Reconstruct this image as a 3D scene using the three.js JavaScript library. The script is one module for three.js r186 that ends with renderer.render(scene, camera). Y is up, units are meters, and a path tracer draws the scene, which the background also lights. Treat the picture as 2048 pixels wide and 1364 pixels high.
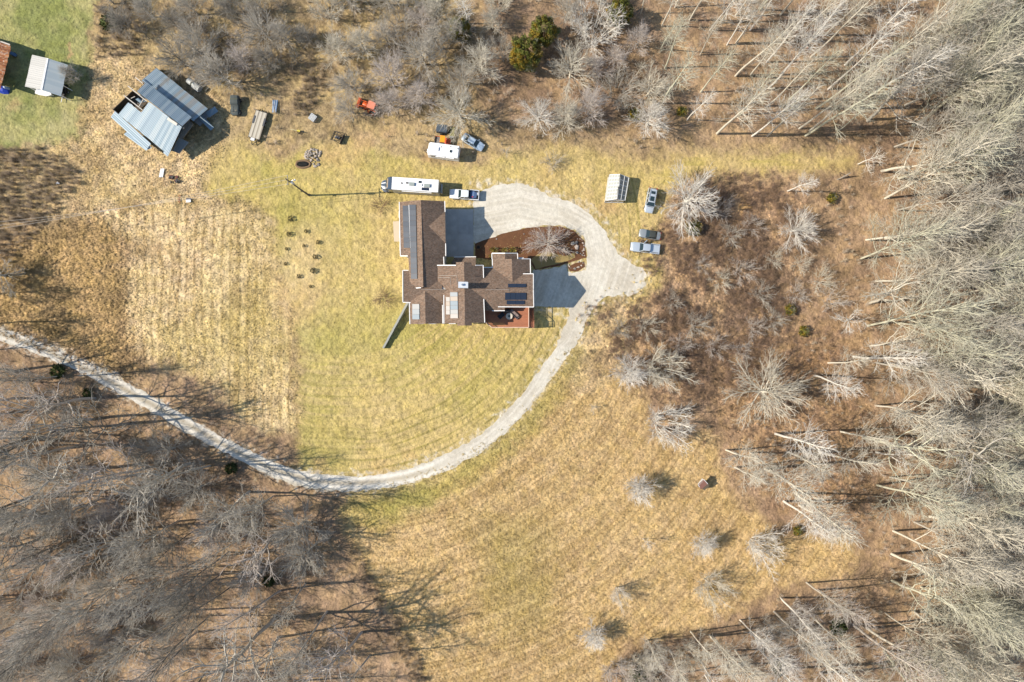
import * as THREE from 'three';
import { mergeVertices } from 'three/addons/utils/BufferGeometryUtils.js';

// ---------------------------------------------------------------- camera, sky, sun, exposure
const scene = new THREE.Scene();
const H = 128;                                   // metres above the level yard
const camera = new THREE.PerspectiveCamera(2 * Math.atan(68.2 / 128) * 180 / Math.PI, 1024 / 682, 1, 4000);
camera.position.set(0, H, 0); camera.up.set(0, 0, -1); camera.lookAt(0, 0, 0);
const SUN_EL = 41 * Math.PI / 180, SUN_AZ = 2.2 * Math.PI / 180;
const SUN = new THREE.Vector3(-Math.cos(SUN_EL) * Math.cos(SUN_AZ), Math.sin(SUN_EL), Math.cos(SUN_EL) * Math.sin(SUN_AZ));
{ // clear winter sky: deeper blue overhead, paler at the horizon, brighter round the sun
  const w = 256, h = 128, d = new Float32Array(w * h * 4);
  for (let j = 0; j < h; j++) for (let i = 0; i < w; i++) {
    const ph = (i + .5) / w * 2 * Math.PI - Math.PI, th = ((j + .5) / h - .5) * Math.PI, y = Math.sin(th), x = Math.cos(th) * Math.cos(ph), z = Math.cos(th) * Math.sin(ph);
    const e = Math.max(0, y), t = Math.pow(1 - e, 2.5), g = Math.max(0, x * SUN.x + y * SUN.y + z * SUN.z), k = (j * w + i) * 4, halo = .5 * Math.pow(g, 24) + .12 * Math.pow(g, 4);
    const f = y < 0 ? .5 : 1; d[k] = f * (.11 + .15 * t + halo); d[k + 1] = f * (.195 + .155 * t + halo * .95); d[k + 2] = f * (.345 + .12 * t + halo * .85); d[k + 3] = 1;
  }
  const t = new THREE.DataTexture(d, w, h, THREE.RGBAFormat, THREE.FloatType); t.mapping = THREE.EquirectangularReflectionMapping; t.magFilter = t.minFilter = THREE.LinearFilter; t.needsUpdate = true;
  scene.background = t; scene.environment = t;
}
const sun = new THREE.DirectionalLight(new THREE.Color().setRGB(1, .9, .765), 5); sun.name = 'sun';
sun.position.copy(SUN).multiplyScalar(260); sun.target.position.set(0, 0, 0); sun.castShadow = true; sun.shadow.radius = 1;
sun.shadow.mapSize.set(4096, 4096);
Object.assign(sun.shadow.camera, { left: -150, right: 150, top: 120, bottom: -120, near: 10, far: 600 });
scene.add(sun, sun.target);
const renderer = new THREE.WebGLRenderer({ antialias: true });
renderer.toneMapping = THREE.LinearToneMapping; renderer.toneMappingExposure = 1.42;
renderer.shadowMap.enabled = true; renderer.outputColorSpace = THREE.SRGBColorSpace;
renderer.setSize(1024, 682);

// ---------------------------------------------------------------- helpers
function rngOf(seed) { let a = seed >>> 0; return () => { a = (a + 0x6D2B79F5) | 0; let t = Math.imul(a ^ (a >>> 15), 1 | a); t = (t + Math.imul(t ^ (t >>> 7), 61 | t)) ^ t; return ((t ^ (t >>> 14)) >>> 0) / 4294967296; }; }
const V = (x, y, z) => new THREE.Vector3(x, y, z);
const sp = (t, w) => w * Math.log1p(Math.exp(t / w));
function ter(x) { return x > -20 ? -0.06 * sp(x - 2, 8) + (x < -10 ? 0 : 0) : -0.06 * sp(x - 2, 8) + 0.03 * sp(-x - 50, 7); }
// a place on the ground seen at survey mark (px, py): ten marks to the metre on the level yard
function G(px, py, h = 0) { let x = 0, s = 1; for (let i = 0; i < 8; i++) { s = (H - ter(x) - h) / H; x = (px - 1024) / 10 * s; } return V(x, ter(x) + h, (py - 682) / 10 * s); }
function A(px, py, y) { const s = (H - y) / H; return V((px - 1024) / 10 * s, y, (py - 682) / 10 * s); }
function hash2(x, y) { let h = Math.imul(x, 374761393) + Math.imul(y, 668265263) | 0; h = Math.imul(h ^ (h >>> 13), 1274126177); return ((h ^ (h >>> 16)) >>> 0) / 4294967296; }
function vn(x, y, per = 0) {
  let xi = Math.floor(x), yi = Math.floor(y); const fx = x - xi, fy = y - yi, u = fx * fx * (3 - 2 * fx), v = fy * fy * (3 - 2 * fy);
  let x1 = xi + 1, y1 = yi + 1;
  if (per) { xi = ((xi % per) + per) % per; yi = ((yi % per) + per) % per; x1 = ((x1 % per) + per) % per; y1 = ((y1 % per) + per) % per; }
  const a = hash2(xi, yi), b = hash2(x1, yi), c = hash2(xi, y1), d = hash2(x1, y1);
  return a + (b - a) * u + (c - a) * v + (a - b - c + d) * u * v;
}
const fbm = (x, y, o, per = 0) => { let s = 0, a = 0.5, t = 0; for (let i = 0; i < o; i++) { s += a * vn(x, y, per); t += a; a *= 0.5; x *= 2; y *= 2; per *= 2; } return s / t; };
const enc = (l) => Math.round(255 * Math.max(0, Math.min(1, l <= 0.0031308 ? 12.92 * l : 1.055 * Math.pow(l, 1 / 2.4) - 0.055)));
const mix = (a, b, t) => a + (b - a) * t;
const mix3 = (a, b, t) => [a[0] + (b[0] - a[0]) * t, a[1] + (b[1] - a[1]) * t, a[2] + (b[2] - a[2]) * t];
const clamp01 = (t) => t < 0 ? 0 : t > 1 ? 1 : t;
const sstep = (a, b, t) => { t = clamp01((t - a) / (b - a)); return t * t * (3 - 2 * t); };
function tex(size, metres, fn) {                  // fn(u, v) in 0..1 gives a linear colour; the texture covers metres x metres
  const d = new Uint8Array(size * size * 4);
  for (let j = 0; j < size; j++) for (let i = 0; i < size; i++) { const c = fn(i / size, j / size, i, j), k = (j * size + i) * 4; d[k] = enc(c[0]); d[k + 1] = enc(c[1]); d[k + 2] = enc(c[2]); d[k + 3] = 255; }
  const t = new THREE.DataTexture(d, size, size); t.colorSpace = THREE.SRGBColorSpace; t.wrapS = t.wrapT = THREE.RepeatWrapping; t.magFilter = THREE.LinearFilter; t.minFilter = THREE.LinearMipmapLinearFilter; t.generateMipmaps = true;
  t.repeat.set(1 / metres, 1 / metres); t.needsUpdate = true; return t;
}
function htex(size, metres, fn) {
  const d = new Uint8Array(size * size * 4);
  for (let j = 0; j < size; j++) for (let i = 0; i < size; i++) { const c = Math.round(255 * clamp01(fn(i / size, j / size))), k = (j * size + i) * 4; d[k] = d[k + 1] = d[k + 2] = c; d[k + 3] = 255; }
  const t = new THREE.DataTexture(d, size, size); t.wrapS = t.wrapT = THREE.RepeatWrapping; t.magFilter = THREE.LinearFilter; t.repeat.set(1 / metres, 1 / metres); t.needsUpdate = true; return t;
}
const lin = (r, g, b) => new THREE.Color().setRGB(r, g, b);
function mat(rgb, roughness = 0.85, extra = {}) { return new THREE.MeshStandardMaterial({ color: lin(...rgb), roughness, side: THREE.DoubleSide, ...extra }); }
function pmat(rgb, roughness, extra = {}) { return new THREE.MeshPhysicalMaterial({ color: lin(...rgb), roughness, side: THREE.DoubleSide, ...extra }); }

const used = {};
function numbered(n) { if (!(n in used)) { used[n] = 0; return n; } used[n]++; return n + '_' + String(used[n]).padStart(3, '0'); }
function tag(o, label, category, group, kind) { o.userData.label = label; if (category) o.userData.category = category; if (group) o.userData.group = group; else delete o.userData.group; if (kind) o.userData.kind = kind; return o; }
function thing(name, label, category, pos, turn = 0, group, kind) {
  const o = new THREE.Group(); o.name = numbered(name); o.position.copy(pos); o.rotation.y = turn; scene.add(o); return tag(o, label, category, group, kind);
}
const UPV = V(0, 1, 0);
function lieOn(o, turn = 0) { const d = (ter(o.position.x + 1) - ter(o.position.x - 1)) / 2; const n = V(-d, 1, 0).normalize(); o.quaternion.setFromUnitVectors(UPV, n).multiply(new THREE.Quaternion().setFromAxisAngle(UPV, turn)); return o; }

class HB {                                       // flat shaded pieces: boxes, slabs, beams, lofts; uv in metres
  constructor() { this.p = []; }
  tri(a, b, c) { this.p.push(a.x, a.y, a.z, b.x, b.y, b.z, c.x, c.y, c.z); return this; }
  quad(a, b, c, d) { return this.tri(a, b, c).tri(a, c, d); }
  prism(top, bot) {                              // two outlines of equal length
    const n = top.length;
    const flat = top.map((q) => new THREE.Vector2(q.x, q.z)), tr = THREE.ShapeUtils.triangulateShape(flat, []);
    const area = THREE.ShapeUtils.area(flat);
    for (const [a, b, c] of tr) { if (area > 0) { this.tri(top[a], top[c], top[b]); this.tri(bot[a], bot[b], bot[c]); } else { this.tri(top[a], top[b], top[c]); this.tri(bot[a], bot[c], bot[b]); } }
    for (let i = 0; i < n; i++) { const j = (i + 1) % n; if (area > 0) this.quad(top[i], top[j], bot[j], bot[i]); else this.quad(top[j], top[i], bot[i], bot[j]); }
    return this;
  }
  slab(top, t) { return this.prism(top, top.map((q) => V(q.x, q.y - t, q.z))); }
  extr(pts, y0, y1) { return this.prism(pts.map((q) => V(q.x, y1, q.z)), pts.map((q) => V(q.x, y0, q.z))); }
  box(cx, cy, cz, sx, sy, sz, ry = 0) {
    const c = Math.cos(ry), s = Math.sin(ry), f = (x, y, z) => V(cx + x * c + z * s, cy + y, cz - x * s + z * c), a = sx / 2, b = sy / 2, d = sz / 2;
    return this.prism([f(-a, b, -d), f(a, b, -d), f(a, b, d), f(-a, b, d)], [f(-a, -b, -d), f(a, -b, -d), f(a, -b, d), f(-a, -b, d)]);
  }
  beam(p, q, w, h = w, up = UPV) {               // a straight bar of rectangular section
    const d = q.clone().sub(p).normalize(); let u = Math.abs(d.dot(up)) > 0.98 ? V(1, 0, 0) : up; const s = d.clone().cross(u).normalize(); u = s.clone().cross(d);
    const r = [], t = []; for (const [i, j] of [[-1, -1], [1, -1], [1, 1], [-1, 1]]) { const o = s.clone().multiplyScalar(i * w / 2).addScaledVector(u, j * h / 2); r.push(p.clone().add(o)); t.push(q.clone().add(o)); }
    for (let i = 0; i < 4; i++) { const j = (i + 1) % 4; this.quad(r[i], r[j], t[j], t[i]); } this.quad(r[3], r[2], r[1], r[0]); this.quad(t[0], t[1], t[2], t[3]); return this;
  }
  plate(a, b, c, d, t) {                         // a thin sheet on four corners, thickness t outwards along its normal
    const n = b.clone().sub(a).cross(d.clone().sub(a)).normalize().multiplyScalar(t), q = [a, b, c, d], o = q.map((v) => v.clone().add(n));
    this.quad(o[0], o[1], o[2], o[3]); this.quad(q[3], q[2], q[1], q[0]); for (let i = 0; i < 4; i++) { const j = (i + 1) % 4; this.quad(q[i], q[j], o[j], o[i]); } return this;
  }
  loft(rings, caps = true) {                     // rings: arrays of points, same count, closed
    const n = rings[0].length;
    for (let k = 0; k + 1 < rings.length; k++) for (let i = 0; i < n; i++) { const j = (i + 1) % n; this.quad(rings[k][i], rings[k][j], rings[k + 1][j], rings[k + 1][i]); }
    if (caps) for (const r of [rings[0].slice().reverse(), rings[rings.length - 1]]) { const m = r.reduce((s, q) => s.add(q), V(0, 0, 0)).multiplyScalar(1 / n); for (let i = 0; i < n; i++) this.tri(m, r[i], r[(i + 1) % n]); }
    return this;
  }
  cyl(p, q, r0, r1 = r0, n = 12) {
    const d = q.clone().sub(p).normalize(), u = Math.abs(d.y) > 0.9 ? V(1, 0, 0) : UPV, s = d.clone().cross(u).normalize(), t = s.clone().cross(d), R = (c, r) => { const o = []; for (let i = 0; i < n; i++) { const a = i / n * 2 * Math.PI; o.push(c.clone().addScaledVector(s, Math.cos(a) * r).addScaledVector(t, Math.sin(a) * r)); } return o; };
    return this.loft([R(p, r0), R(q, r1)]);
  }
  geo(off, smooth = 0) {
    const g0 = new Float32Array(this.p); if (off) for (let i = 0; i < g0.length; i += 3) { g0[i] -= off.x; g0[i + 1] -= off.y; g0[i + 2] -= off.z; }
    let g = new THREE.BufferGeometry(); g.setAttribute('position', new THREE.BufferAttribute(g0, 3));
    if (smooth) { g = mergeVertices(g, 1e-4); g.computeVertexNormals(); g.setAttribute('uv', new THREE.BufferAttribute(new Float32Array(g.attributes.position.count * 2), 2)); return g; }
    g.computeVertexNormals();
    const n = g.attributes.normal.array, uv = new Float32Array(g0.length / 3 * 2);
    for (let i = 0; i < g0.length; i += 9) {
      const nx = Math.abs(n[i]), ny = Math.abs(n[i + 1]), nz = Math.abs(n[i + 2]);
      for (let k = 0; k < 3; k++) { const x = g0[i + 3 * k], y = g0[i + 3 * k + 1], z = g0[i + 3 * k + 2], o = (i / 3 + k) * 2; if (ny > 0.4) { uv[o] = x; uv[o + 1] = z; } else if (nx >= nz) { uv[o] = z; uv[o + 1] = y; } else { uv[o] = x; uv[o + 1] = y; } }
    }
    g.setAttribute('uv', new THREE.BufferAttribute(uv, 2)); return g;
  }
  build(name, m, parent, off, smooth = 0) { const o = new THREE.Mesh(this.geo(off, smooth), m); o.name = name; o.castShadow = o.receiveShadow = true; parent.add(o); return o; }
}
const hb = () => new HB();
function top(mesh, label, category, group, kind) { mesh.name = numbered(mesh.name); return tag(mesh, label, category, group, kind); }

class TB {                                       // round, smooth shaded branches
  constructor() { this.p = []; this.n = []; this.i = []; }
  tube(pts, rad, sides) {
    const N = pts.length; let base = this.p.length / 3, prevT = null;
    for (let k = 0; k < N; k++) {
      const d = pts[Math.min(k + 1, N - 1)].clone().sub(pts[Math.max(k - 1, 0)]).normalize();
      let s; if (prevT && Math.abs(prevT.dot(d)) < 0.99) s = prevT.clone().addScaledVector(d, -prevT.dot(d)).normalize(); else s = d.clone().cross(Math.abs(d.y) > 0.9 ? V(1, 0, 0) : UPV).normalize();
      prevT = s; const t = d.clone().cross(s);
      for (let i = 0; i < sides; i++) { const a = i / sides * 6.28319, c = Math.cos(a), q = Math.sin(a), ox = s.x * c + t.x * q, oy = s.y * c + t.y * q, oz = s.z * c + t.z * q; this.p.push(pts[k].x + ox * rad[k], pts[k].y + oy * rad[k], pts[k].z + oz * rad[k]); this.n.push(ox, oy, oz); }
    }
    for (let k = 0; k + 1 < N; k++) for (let i = 0; i < sides; i++) { const j = (i + 1) % sides, a = base + k * sides + i, b = base + k * sides + j; this.i.push(a, b, b + sides, a, b + sides, a + sides); }
  }
  twig(p, d, len, r) {
    const s = d.clone().cross(Math.abs(d.y) > 0.9 ? V(1, 0, 0) : UPV).normalize(), t = d.clone().cross(s), base = this.p.length / 3;
    for (let i = 0; i < 3; i++) { const a = i * 2.0944, c = Math.cos(a), q = Math.sin(a), ox = s.x * c + t.x * q, oy = s.y * c + t.y * q, oz = s.z * c + t.z * q; this.p.push(p.x + ox * r, p.y + oy * r, p.z + oz * r); this.n.push(ox, oy, oz); }
    this.p.push(p.x + d.x * len, p.y + d.y * len, p.z + d.z * len); this.n.push(d.x, d.y, d.z);
    this.i.push(base, base + 1, base + 3, base + 1, base + 2, base + 3, base + 2, base, base + 3);
  }
  geo() { const g = new THREE.BufferGeometry(); g.setAttribute('position', new THREE.Float32BufferAttribute(this.p, 3)); g.setAttribute('normal', new THREE.Float32BufferAttribute(this.n, 3)); g.setIndex(this.i); return g; }
}
// ---------------------------------------------------------------- ground
const MW = 1250, MH = 850, PX0 = -226, PY0 = -168;   // masks: one cell per two survey marks
function mask(poly, blur) {
  const m = new Float32Array(MW * MH);
  for (let j = 0; j < MH; j++) {
    const y = PY0 + 2 * j + 1, xs = [];
    for (let k = 0; k < poly.length; k++) { const [x0, y0] = poly[k], [x1, y1] = poly[(k + 1) % poly.length]; if ((y0 <= y) !== (y1 <= y)) xs.push(x0 + (y - y0) / (y1 - y0) * (x1 - x0)); }
    xs.sort((a, b) => a - b);
    for (let k = 0; k + 1 < xs.length; k += 2) for (let i = Math.max(0, Math.round((xs[k] - PX0) / 2)); i < Math.min(MW, Math.round((xs[k + 1] - PX0) / 2)); i++) m[j * MW + i] = 1;
  }
  let a = m, b = new Float32Array(MW * MH);
  for (let pass = 0; pass < 2 && blur > 0; pass++) {
    for (let j = 0; j < MH; j++) { let s = 0; for (let i = -blur; i < MW; i++) { if (i + blur < MW) s += a[j * MW + i + blur]; if (i - blur - 1 >= 0) s -= a[j * MW + i - blur - 1]; if (i >= 0) b[j * MW + i] = s / (2 * blur + 1); } }
    const c = new Float32Array(MW * MH);
    for (let i = 0; i < MW; i++) { let s = 0; for (let j = -blur; j < MH; j++) { if (j + blur < MH) s += b[(j + blur) * MW + i]; if (j - blur - 1 >= 0) s -= b[(j - blur - 1) * MW + i]; if (j >= 0) c[j * MW + i] = s / (2 * blur + 1); } }
    a = c;
  }
  return a;
}
const at = (m, px, py) => { const i = Math.round((px - PX0) / 2), j = Math.round((py - PY0) / 2); return i < 0 || j < 0 || i >= MW || j >= MH ? 0 : m[j * MW + i]; };
const toPx = (x, z) => { const s = H / (H - ter(x)); return [1024 + x * 10 * s, 682 + z * 10 * s]; };
const R0 = [-226, -168];
const Z = {
  green: mask([[-226, -168], [200, -168], [192, 0], [183, 70], [178, 160], [166, 215], [156, 275], [95, 291], [0, 296], [-226, 300]], 3),
  hay: mask([[182, 100], [215, 95], [240, 100], [300, 150], [440, 190], [450, 215], [440, 300], [415, 330], [412, 400], [480, 402], [545, 440], [560, 560], [585, 690], [590, 800], [600, 850], [560, 870], [470, 830], [420, 760], [300, 720], [257, 690], [255, 480], [215, 440], [130, 430], [60, 470], [110, 400], [170, 345], [60, 300], [100, 292], [160, 278], [170, 215]], 6),
  brown: mask([[-226, 520], [0, 520], [60, 470], [130, 428], [215, 440], [256, 480], [256, 700], [300, 740], [250, 750], [130, 700], [40, 660], [-226, 620]], 8),
  lawn: mask([[415, 330], [440, 300], [470, 280], [560, 320], [640, 290], [700, 280], [860, 325], [970, 330], [1040, 300], [1110, 290], [1200, 305], [1262, 322], [1290, 340], [1345, 352], [1330, 430], [1310, 470], [1325, 520], [1322, 570], [1290, 606], [1240, 600], [1200, 616], [1160, 690], [1060, 835], [900, 940], [762, 985], [637, 960], [590, 930], [600, 840], [600, 720], [586, 640], [570, 560], [548, 520], [552, 440], [480, 400], [417, 395]], 5),
  strip: mask([[1275, 345], [1330, 316], [1420, 308], [1710, 311], [1712, 338], [1480, 345], [1400, 350], [1345, 375], [1310, 372]], 6),
  verge: mask([[760, 986], [900, 940], [1030, 858], [1110, 755], [1160, 690], [1172, 705], [1120, 790], [1060, 870], [960, 950], [860, 1010], [760, 1060], [690, 1040], [700, 990]], 8),
  meadow: mask([[690, 985], [760, 985], [900, 940], [1030, 860], [1130, 730], [1185, 690], [1230, 760], [1290, 790], [1300, 880], [1440, 870], [1430, 930], [1480, 1000], [1560, 1070], [1720, 1090], [1700, 1150], [1550, 1170], [1500, 1210], [1420, 1255], [1260, 1285], [1205, 1364], [1190, 1540], [850, 1540], [850, 1364], [790, 1230], [720, 1130], [690, 1060]], 5),
  scrub: mask([[1322, 470], [1345, 430], [1450, 368], [1560, 380], [1600, 420], [1600, 560], [1560, 700], [1450, 800], [1320, 780], [1200, 700], [1180, 660], [1230, 615], [1300, 610]], 14),
  brightscrub: mask([[1150, 690], [1190, 640], [1240, 612], [1300, 616], [1260, 680], [1230, 760], [1180, 780], [1120, 760]], 6),
  sandy: mask([[555, 500], [600, 470], [650, 470], [645, 560], [630, 640], [590, 660], [560, 600]], 16),
  redlitter: mask([[1420, 690], [1720, 640], [1740, 900], [1720, 1100], [1560, 1040], [1470, 900], [1440, 840]], 20),
  tawny: mask([[-226, 296], [90, 292], [180, 240], [185, 0], [240, -168], [900, -168], [960, 60], [940, 200], [1010, 260], [1150, 265], [1300, 285], [1720, 300], [1712, 312], [1300, 330], [1240, 320], [1100, 300], [900, 330], [560, 330], [430, 320], [170, 345], [110, 420], [-226, 520]], 14),
  gravelish: mask([[940, 360], [1030, 360], [1090, 375], [1180, 405], [1225, 450], [1245, 500], [1300, 540], [1300, 580], [1260, 600], [1200, 612], [1160, 690], [1055, 832], [965, 908], [815, 974], [690, 989], [620, 982], [545, 960], [410, 890], [320, 840], [226, 786], [135, 738], [40, 700], [-226, 640], [-226, 600], [0, 648], [95, 678], [235, 745], [370, 826], [465, 878], [560, 922], [640, 944], [760, 944], [910, 894], [1020, 806], [1112, 682], [1130, 636], [1062, 618], [1062, 540], [1160, 500], [1148, 460], [1100, 450], [944, 492]], 1),
};
const DIRT = [[905, 300, 14, .7], [725, 285, 30, .5], [780, 270, 26, .4], [660, 310, 34, .55], [850, 315, 12, .8], [1215, 415, 26, .6], [900, 380, 14, .4], [700, 310, 40, .35], [560, 300, 40, .25], [1100, 345, 40, .25], [915, 300, 9, 1], [330, 355, 12, .4], [136, 95, 7, .8], [138, 105, 6, .8], [25, 215, 14, .5], [1490, 411, 14, .9], [1255, 505, 16, .4], [1165, 405, 30, .3], [640, 935, 25, .4], [760, 940, 25, .35], [820, 912, 20, .4], [620, 320, 26, .4]];
const C = {
  litter: [.195, .13, .078], litter2: [.325, .22, .128], tawny: [.21, .155, .08], tawny2: [.34, .255, .125], lawnA: [.375, .305, .092], lawnB: [.285, .255, .068], lawnC: [.44, .335, .14], green: [.19, .205, .062], green2: [.31, .285, .12],
  hay: [.585, .45, .255], hay2: [.38, .275, .14], meadow: [.485, .345, .165], meadow2: [.36, .245, .108], brown: [.31, .215, .10], brown2: [.44, .305, .14], scrub: [.17, .112, .07], scrub2: [.335, .225, .13],
  dirt: [.42, .27, .14], sand: [.46, .30, .15], gravel: [.46, .42, .35], red: [.29, .175, .09],
};
function groundColour(x, z) {
  let [px, py] = toPx(x, z);
  const j1 = fbm(x * .5 + 7, z * .5, 2) - .5, j2 = fbm(x * .5 + 91, z * .5 + 33, 2) - .5, f1 = vn(x * 2.2, z * 2.2) - .5, f2 = vn(x * 2.2 + 50, z * 2.2 + 9) - .5;
  const qx = px + j1 * 26 + f1 * 9, qy = py + j2 * 26 + f2 * 9;
  const big = fbm(x * .045 + 3, z * .045 + 8, 3), mid = fbm(x * .22 + 31, z * .22, 3), fine = fbm(x * 1.3, z * 1.3 + 77, 3), grain = hash2(Math.round(x * 9), Math.round(z * 9));
  let c = mix3(C.litter, C.litter2, clamp01((mid - .5) * 2.4 + .5 + (big - .5)));
  let amp = .5;
  const lay = (m, col, a) => { if (m > .001) { c = mix3(c, col, m); amp = mix(amp, a, m); } };
  lay(at(Z.tawny, qx, qy) * .85, mix3(C.tawny, C.tawny2, clamp01((mid - .5) * 2.6 + (fine - .5) * 1.2 + .45 + clamp01((py - 180) / 120) * .5)), .5);
  lay(at(Z.redlitter, qx, qy) * .7, mix3(C.red, C.litter2, mid), .45);
  lay(at(Z.scrub, qx, qy) * .9, mix3(C.scrub, C.scrub2, clamp01((mid - .5) * 3 + (fine - .5) * 1.5 + .5)), .6);
  // rows left by the mower follow the drive around the house
  const dx = px - 690, dy = py - 480, rad = Math.sqrt(dx * dx + dy * dy), ang = Math.atan2(dy, dx);
  const wb = (vn(ang * 5, rad * .01) - .5) * 9, lane = (rad + wb) / 21, ln = Math.floor(lane), lf = lane - ln, seam = Math.exp(-Math.pow((Math.abs(lf - .5) - .5) * 9, 2)) + .5 * Math.exp(-Math.pow((lf - .4) * 14, 2));
  const rows = (hash2(ln, 3) - .5) * .55 + .12 - seam * .5 * (.5 + vn(ang * 9, ln * 3.3)) + (vn(rad * .3, ang * 3) - .5) * .5;
  const cw = (vn(py * .02, px * .02) - .5) * 10, cl = (px + cw) / 17, cn = Math.floor(cl), cf = cl - cn;
  const cols = (hash2(cn, 8) - .5) * .6 + .1 - Math.exp(-Math.pow((Math.abs(cf - .5) - .5) * 7, 2)) * .6 * (.4 + vn(py * .04, cn * 3.1)) + (vn(px * .3, py * .03) - .5) * .5;
  const inArc = sstep(170, 260, rad) * sstep(-.45, -.05, ang) * sstep(2.7, 2.1, ang);
  lay(at(Z.meadow, qx, qy), mix3(mix3(C.meadow, C.meadow2, clamp01((mid - .48) * .9 - rows * 1.7 + (big - .5) * 1.4 + .38)), C.lawnB, clamp01((big - .58) * 3) * .4), .42);
  lay(at(Z.brightscrub, qx, qy) * .8, mix3(C.hay, C.hay2, clamp01((mid - .5) * 3.5 + .5)), .6);
  lay(at(Z.verge, qx, qy) * .85, mix3(C.lawnB, C.lawnA, clamp01((mid - .5) * 3 + .4)), .5);
  lay(at(Z.brown, qx, qy), mix3(C.brown, C.brown2, clamp01((mid - .5) * 3 + .5 + (fine - .5))), .55);
  lay(at(Z.hay, qx, qy), mix3(mix3(C.hay, C.hay2, clamp01((mid - .5) * 2 + .4 - cols * (py > 420 ? 1.7 : .3))), C.lawnA, clamp01((big - .5) * 3) * .5), .5);
  const lawnMix = clamp01((big - .5) * 2.4 + (mid - .5) * .7 + .45);
  let lc = mix3(C.lawnC, mix3(C.lawnA, C.lawnB, clamp01((mid - .42) * 1.2 + (big - .5))), lawnMix);
  lc = mix3(lc, C.lawnC, clamp01(rows * 2.2) * inArc * .85); lc = mix3(lc, [.27, .22, .066], clamp01(-rows * 1.5) * inArc);
  lc = mix3(lc, C.lawnC, clamp01(cols * 1.5) * (1 - inArc) * .5); lc = mix3(lc, [.29, .24, .075], clamp01(-cols) * (1 - inArc) * .35);
  if (px > 600 && px < 830 && py > 400) lc = mix3(lc, C.green2, clamp01((big - .4) * 2) * .35);
  lay(at(Z.lawn, qx, qy), lc, .42);
  lay(at(Z.strip, qx, qy), mix3(C.lawnC, C.lawnA, clamp01((mid - .4) * 2 + vn(py * .3, px * .01) - .5)), .34);
  lay(at(Z.sandy, qx, qy) * .8, mix3(C.sand, C.hay, mid), .34);
  lay(at(Z.green, qx, qy), mix3(mix3(C.green, C.green2, clamp01((mid - .5) * 3 + .5)), C.hay, clamp01((big - .55) * 4) * .5), .36);
  for (const [ex, ey, r, s] of DIRT) { const d = Math.hypot(qx - ex, qy - ey) / r; if (d < 1) lay((1 - d * d) * s * (.6 + mid * .6), C.dirt, .3); }
  const gv = at(Z.gravelish, px + f1 * 16, py + f2 * 16); if (gv > 0) lay(gv * clamp01((fine - .42) * 2.2), C.gravel, .3);
  const g2 = hash2(Math.round(x * 4.5) + 999, Math.round(z * 4.5)), k = 1 + amp * ((grain - .5) * .7 + (g2 - .5) * .8 + (fine - .5) * 1.6);
  return [c[0] * k, c[1] * k, c[2] * k * (1 + (vn(x * .8, z * .8) - .5) * .2)];
}
const GW = 2048, GHT = 1392, EX = 125, EZ = 85;
{
  const d = new Uint8Array(GW * GHT * 4);
  for (let j = 0; j < GHT; j++) for (let i = 0; i < GW; i++) { const c = groundColour(-EX + (i + .5) / GW * 2 * EX, -EZ + (j + .5) / GHT * 2 * EZ), k = (j * GW + i) * 4; d[k] = enc(c[0]); d[k + 1] = enc(c[1]); d[k + 2] = enc(c[2]); d[k + 3] = 255; }
  const t = new THREE.DataTexture(d, GW, GHT); t.colorSpace = THREE.SRGBColorSpace; t.wrapS = t.wrapT = THREE.MirroredRepeatWrapping; t.magFilter = THREE.LinearFilter; t.needsUpdate = true;
  const bump = htex(512, 1, (u, v) => fbm(u * 24, v * 24, 4, 24)); bump.repeat.set(2 * EX / 14, 2 * EZ / 14);
  const xs = [], zs = [];
  for (const e of [-1500, -700, -350, -220, -160]) xs.push(e); for (let x = -128; x <= 128; x += 1) xs.push(x); for (const e of [160, 220, 350, 700, 1500]) xs.push(e);
  for (const e of [-1500, -700, -300, -160, -110]) zs.push(e); for (let z = -88; z <= 88; z += 8) zs.push(z); for (const e of [110, 160, 300, 700, 1500]) zs.push(e);
  const p = [], uv = [], ix = [];
  const far = (x) => Math.abs(x) > 128 ? ter(Math.sign(x) * 128) : ter(x);
  for (const z of zs) for (const x of xs) { p.push(x, far(x), z); uv.push((x + EX) / (2 * EX), (z + EZ) / (2 * EZ)); }
  for (let j = 0; j + 1 < zs.length; j++) for (let i = 0; i + 1 < xs.length; i++) { const a = j * xs.length + i, b = a + 1, c2 = a + xs.length, e = c2 + 1; ix.push(a, c2, b, b, c2, e); }
  const g = new THREE.BufferGeometry(); g.setAttribute('position', new THREE.Float32BufferAttribute(p, 3)); g.setAttribute('uv', new THREE.Float32BufferAttribute(uv, 2)); g.setIndex(ix); g.computeVertexNormals();
  const ground = new THREE.Mesh(g, new THREE.MeshStandardMaterial({ map: t, roughness: 1, bumpMap: bump, bumpScale: .22 })); ground.name = 'ground'; ground.receiveShadow = true; scene.add(ground);
  tag(ground, 'winter ground of mown lawn, dry meadow and leaf litter under the trees', 'ground', null, 'structure');
}
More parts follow.
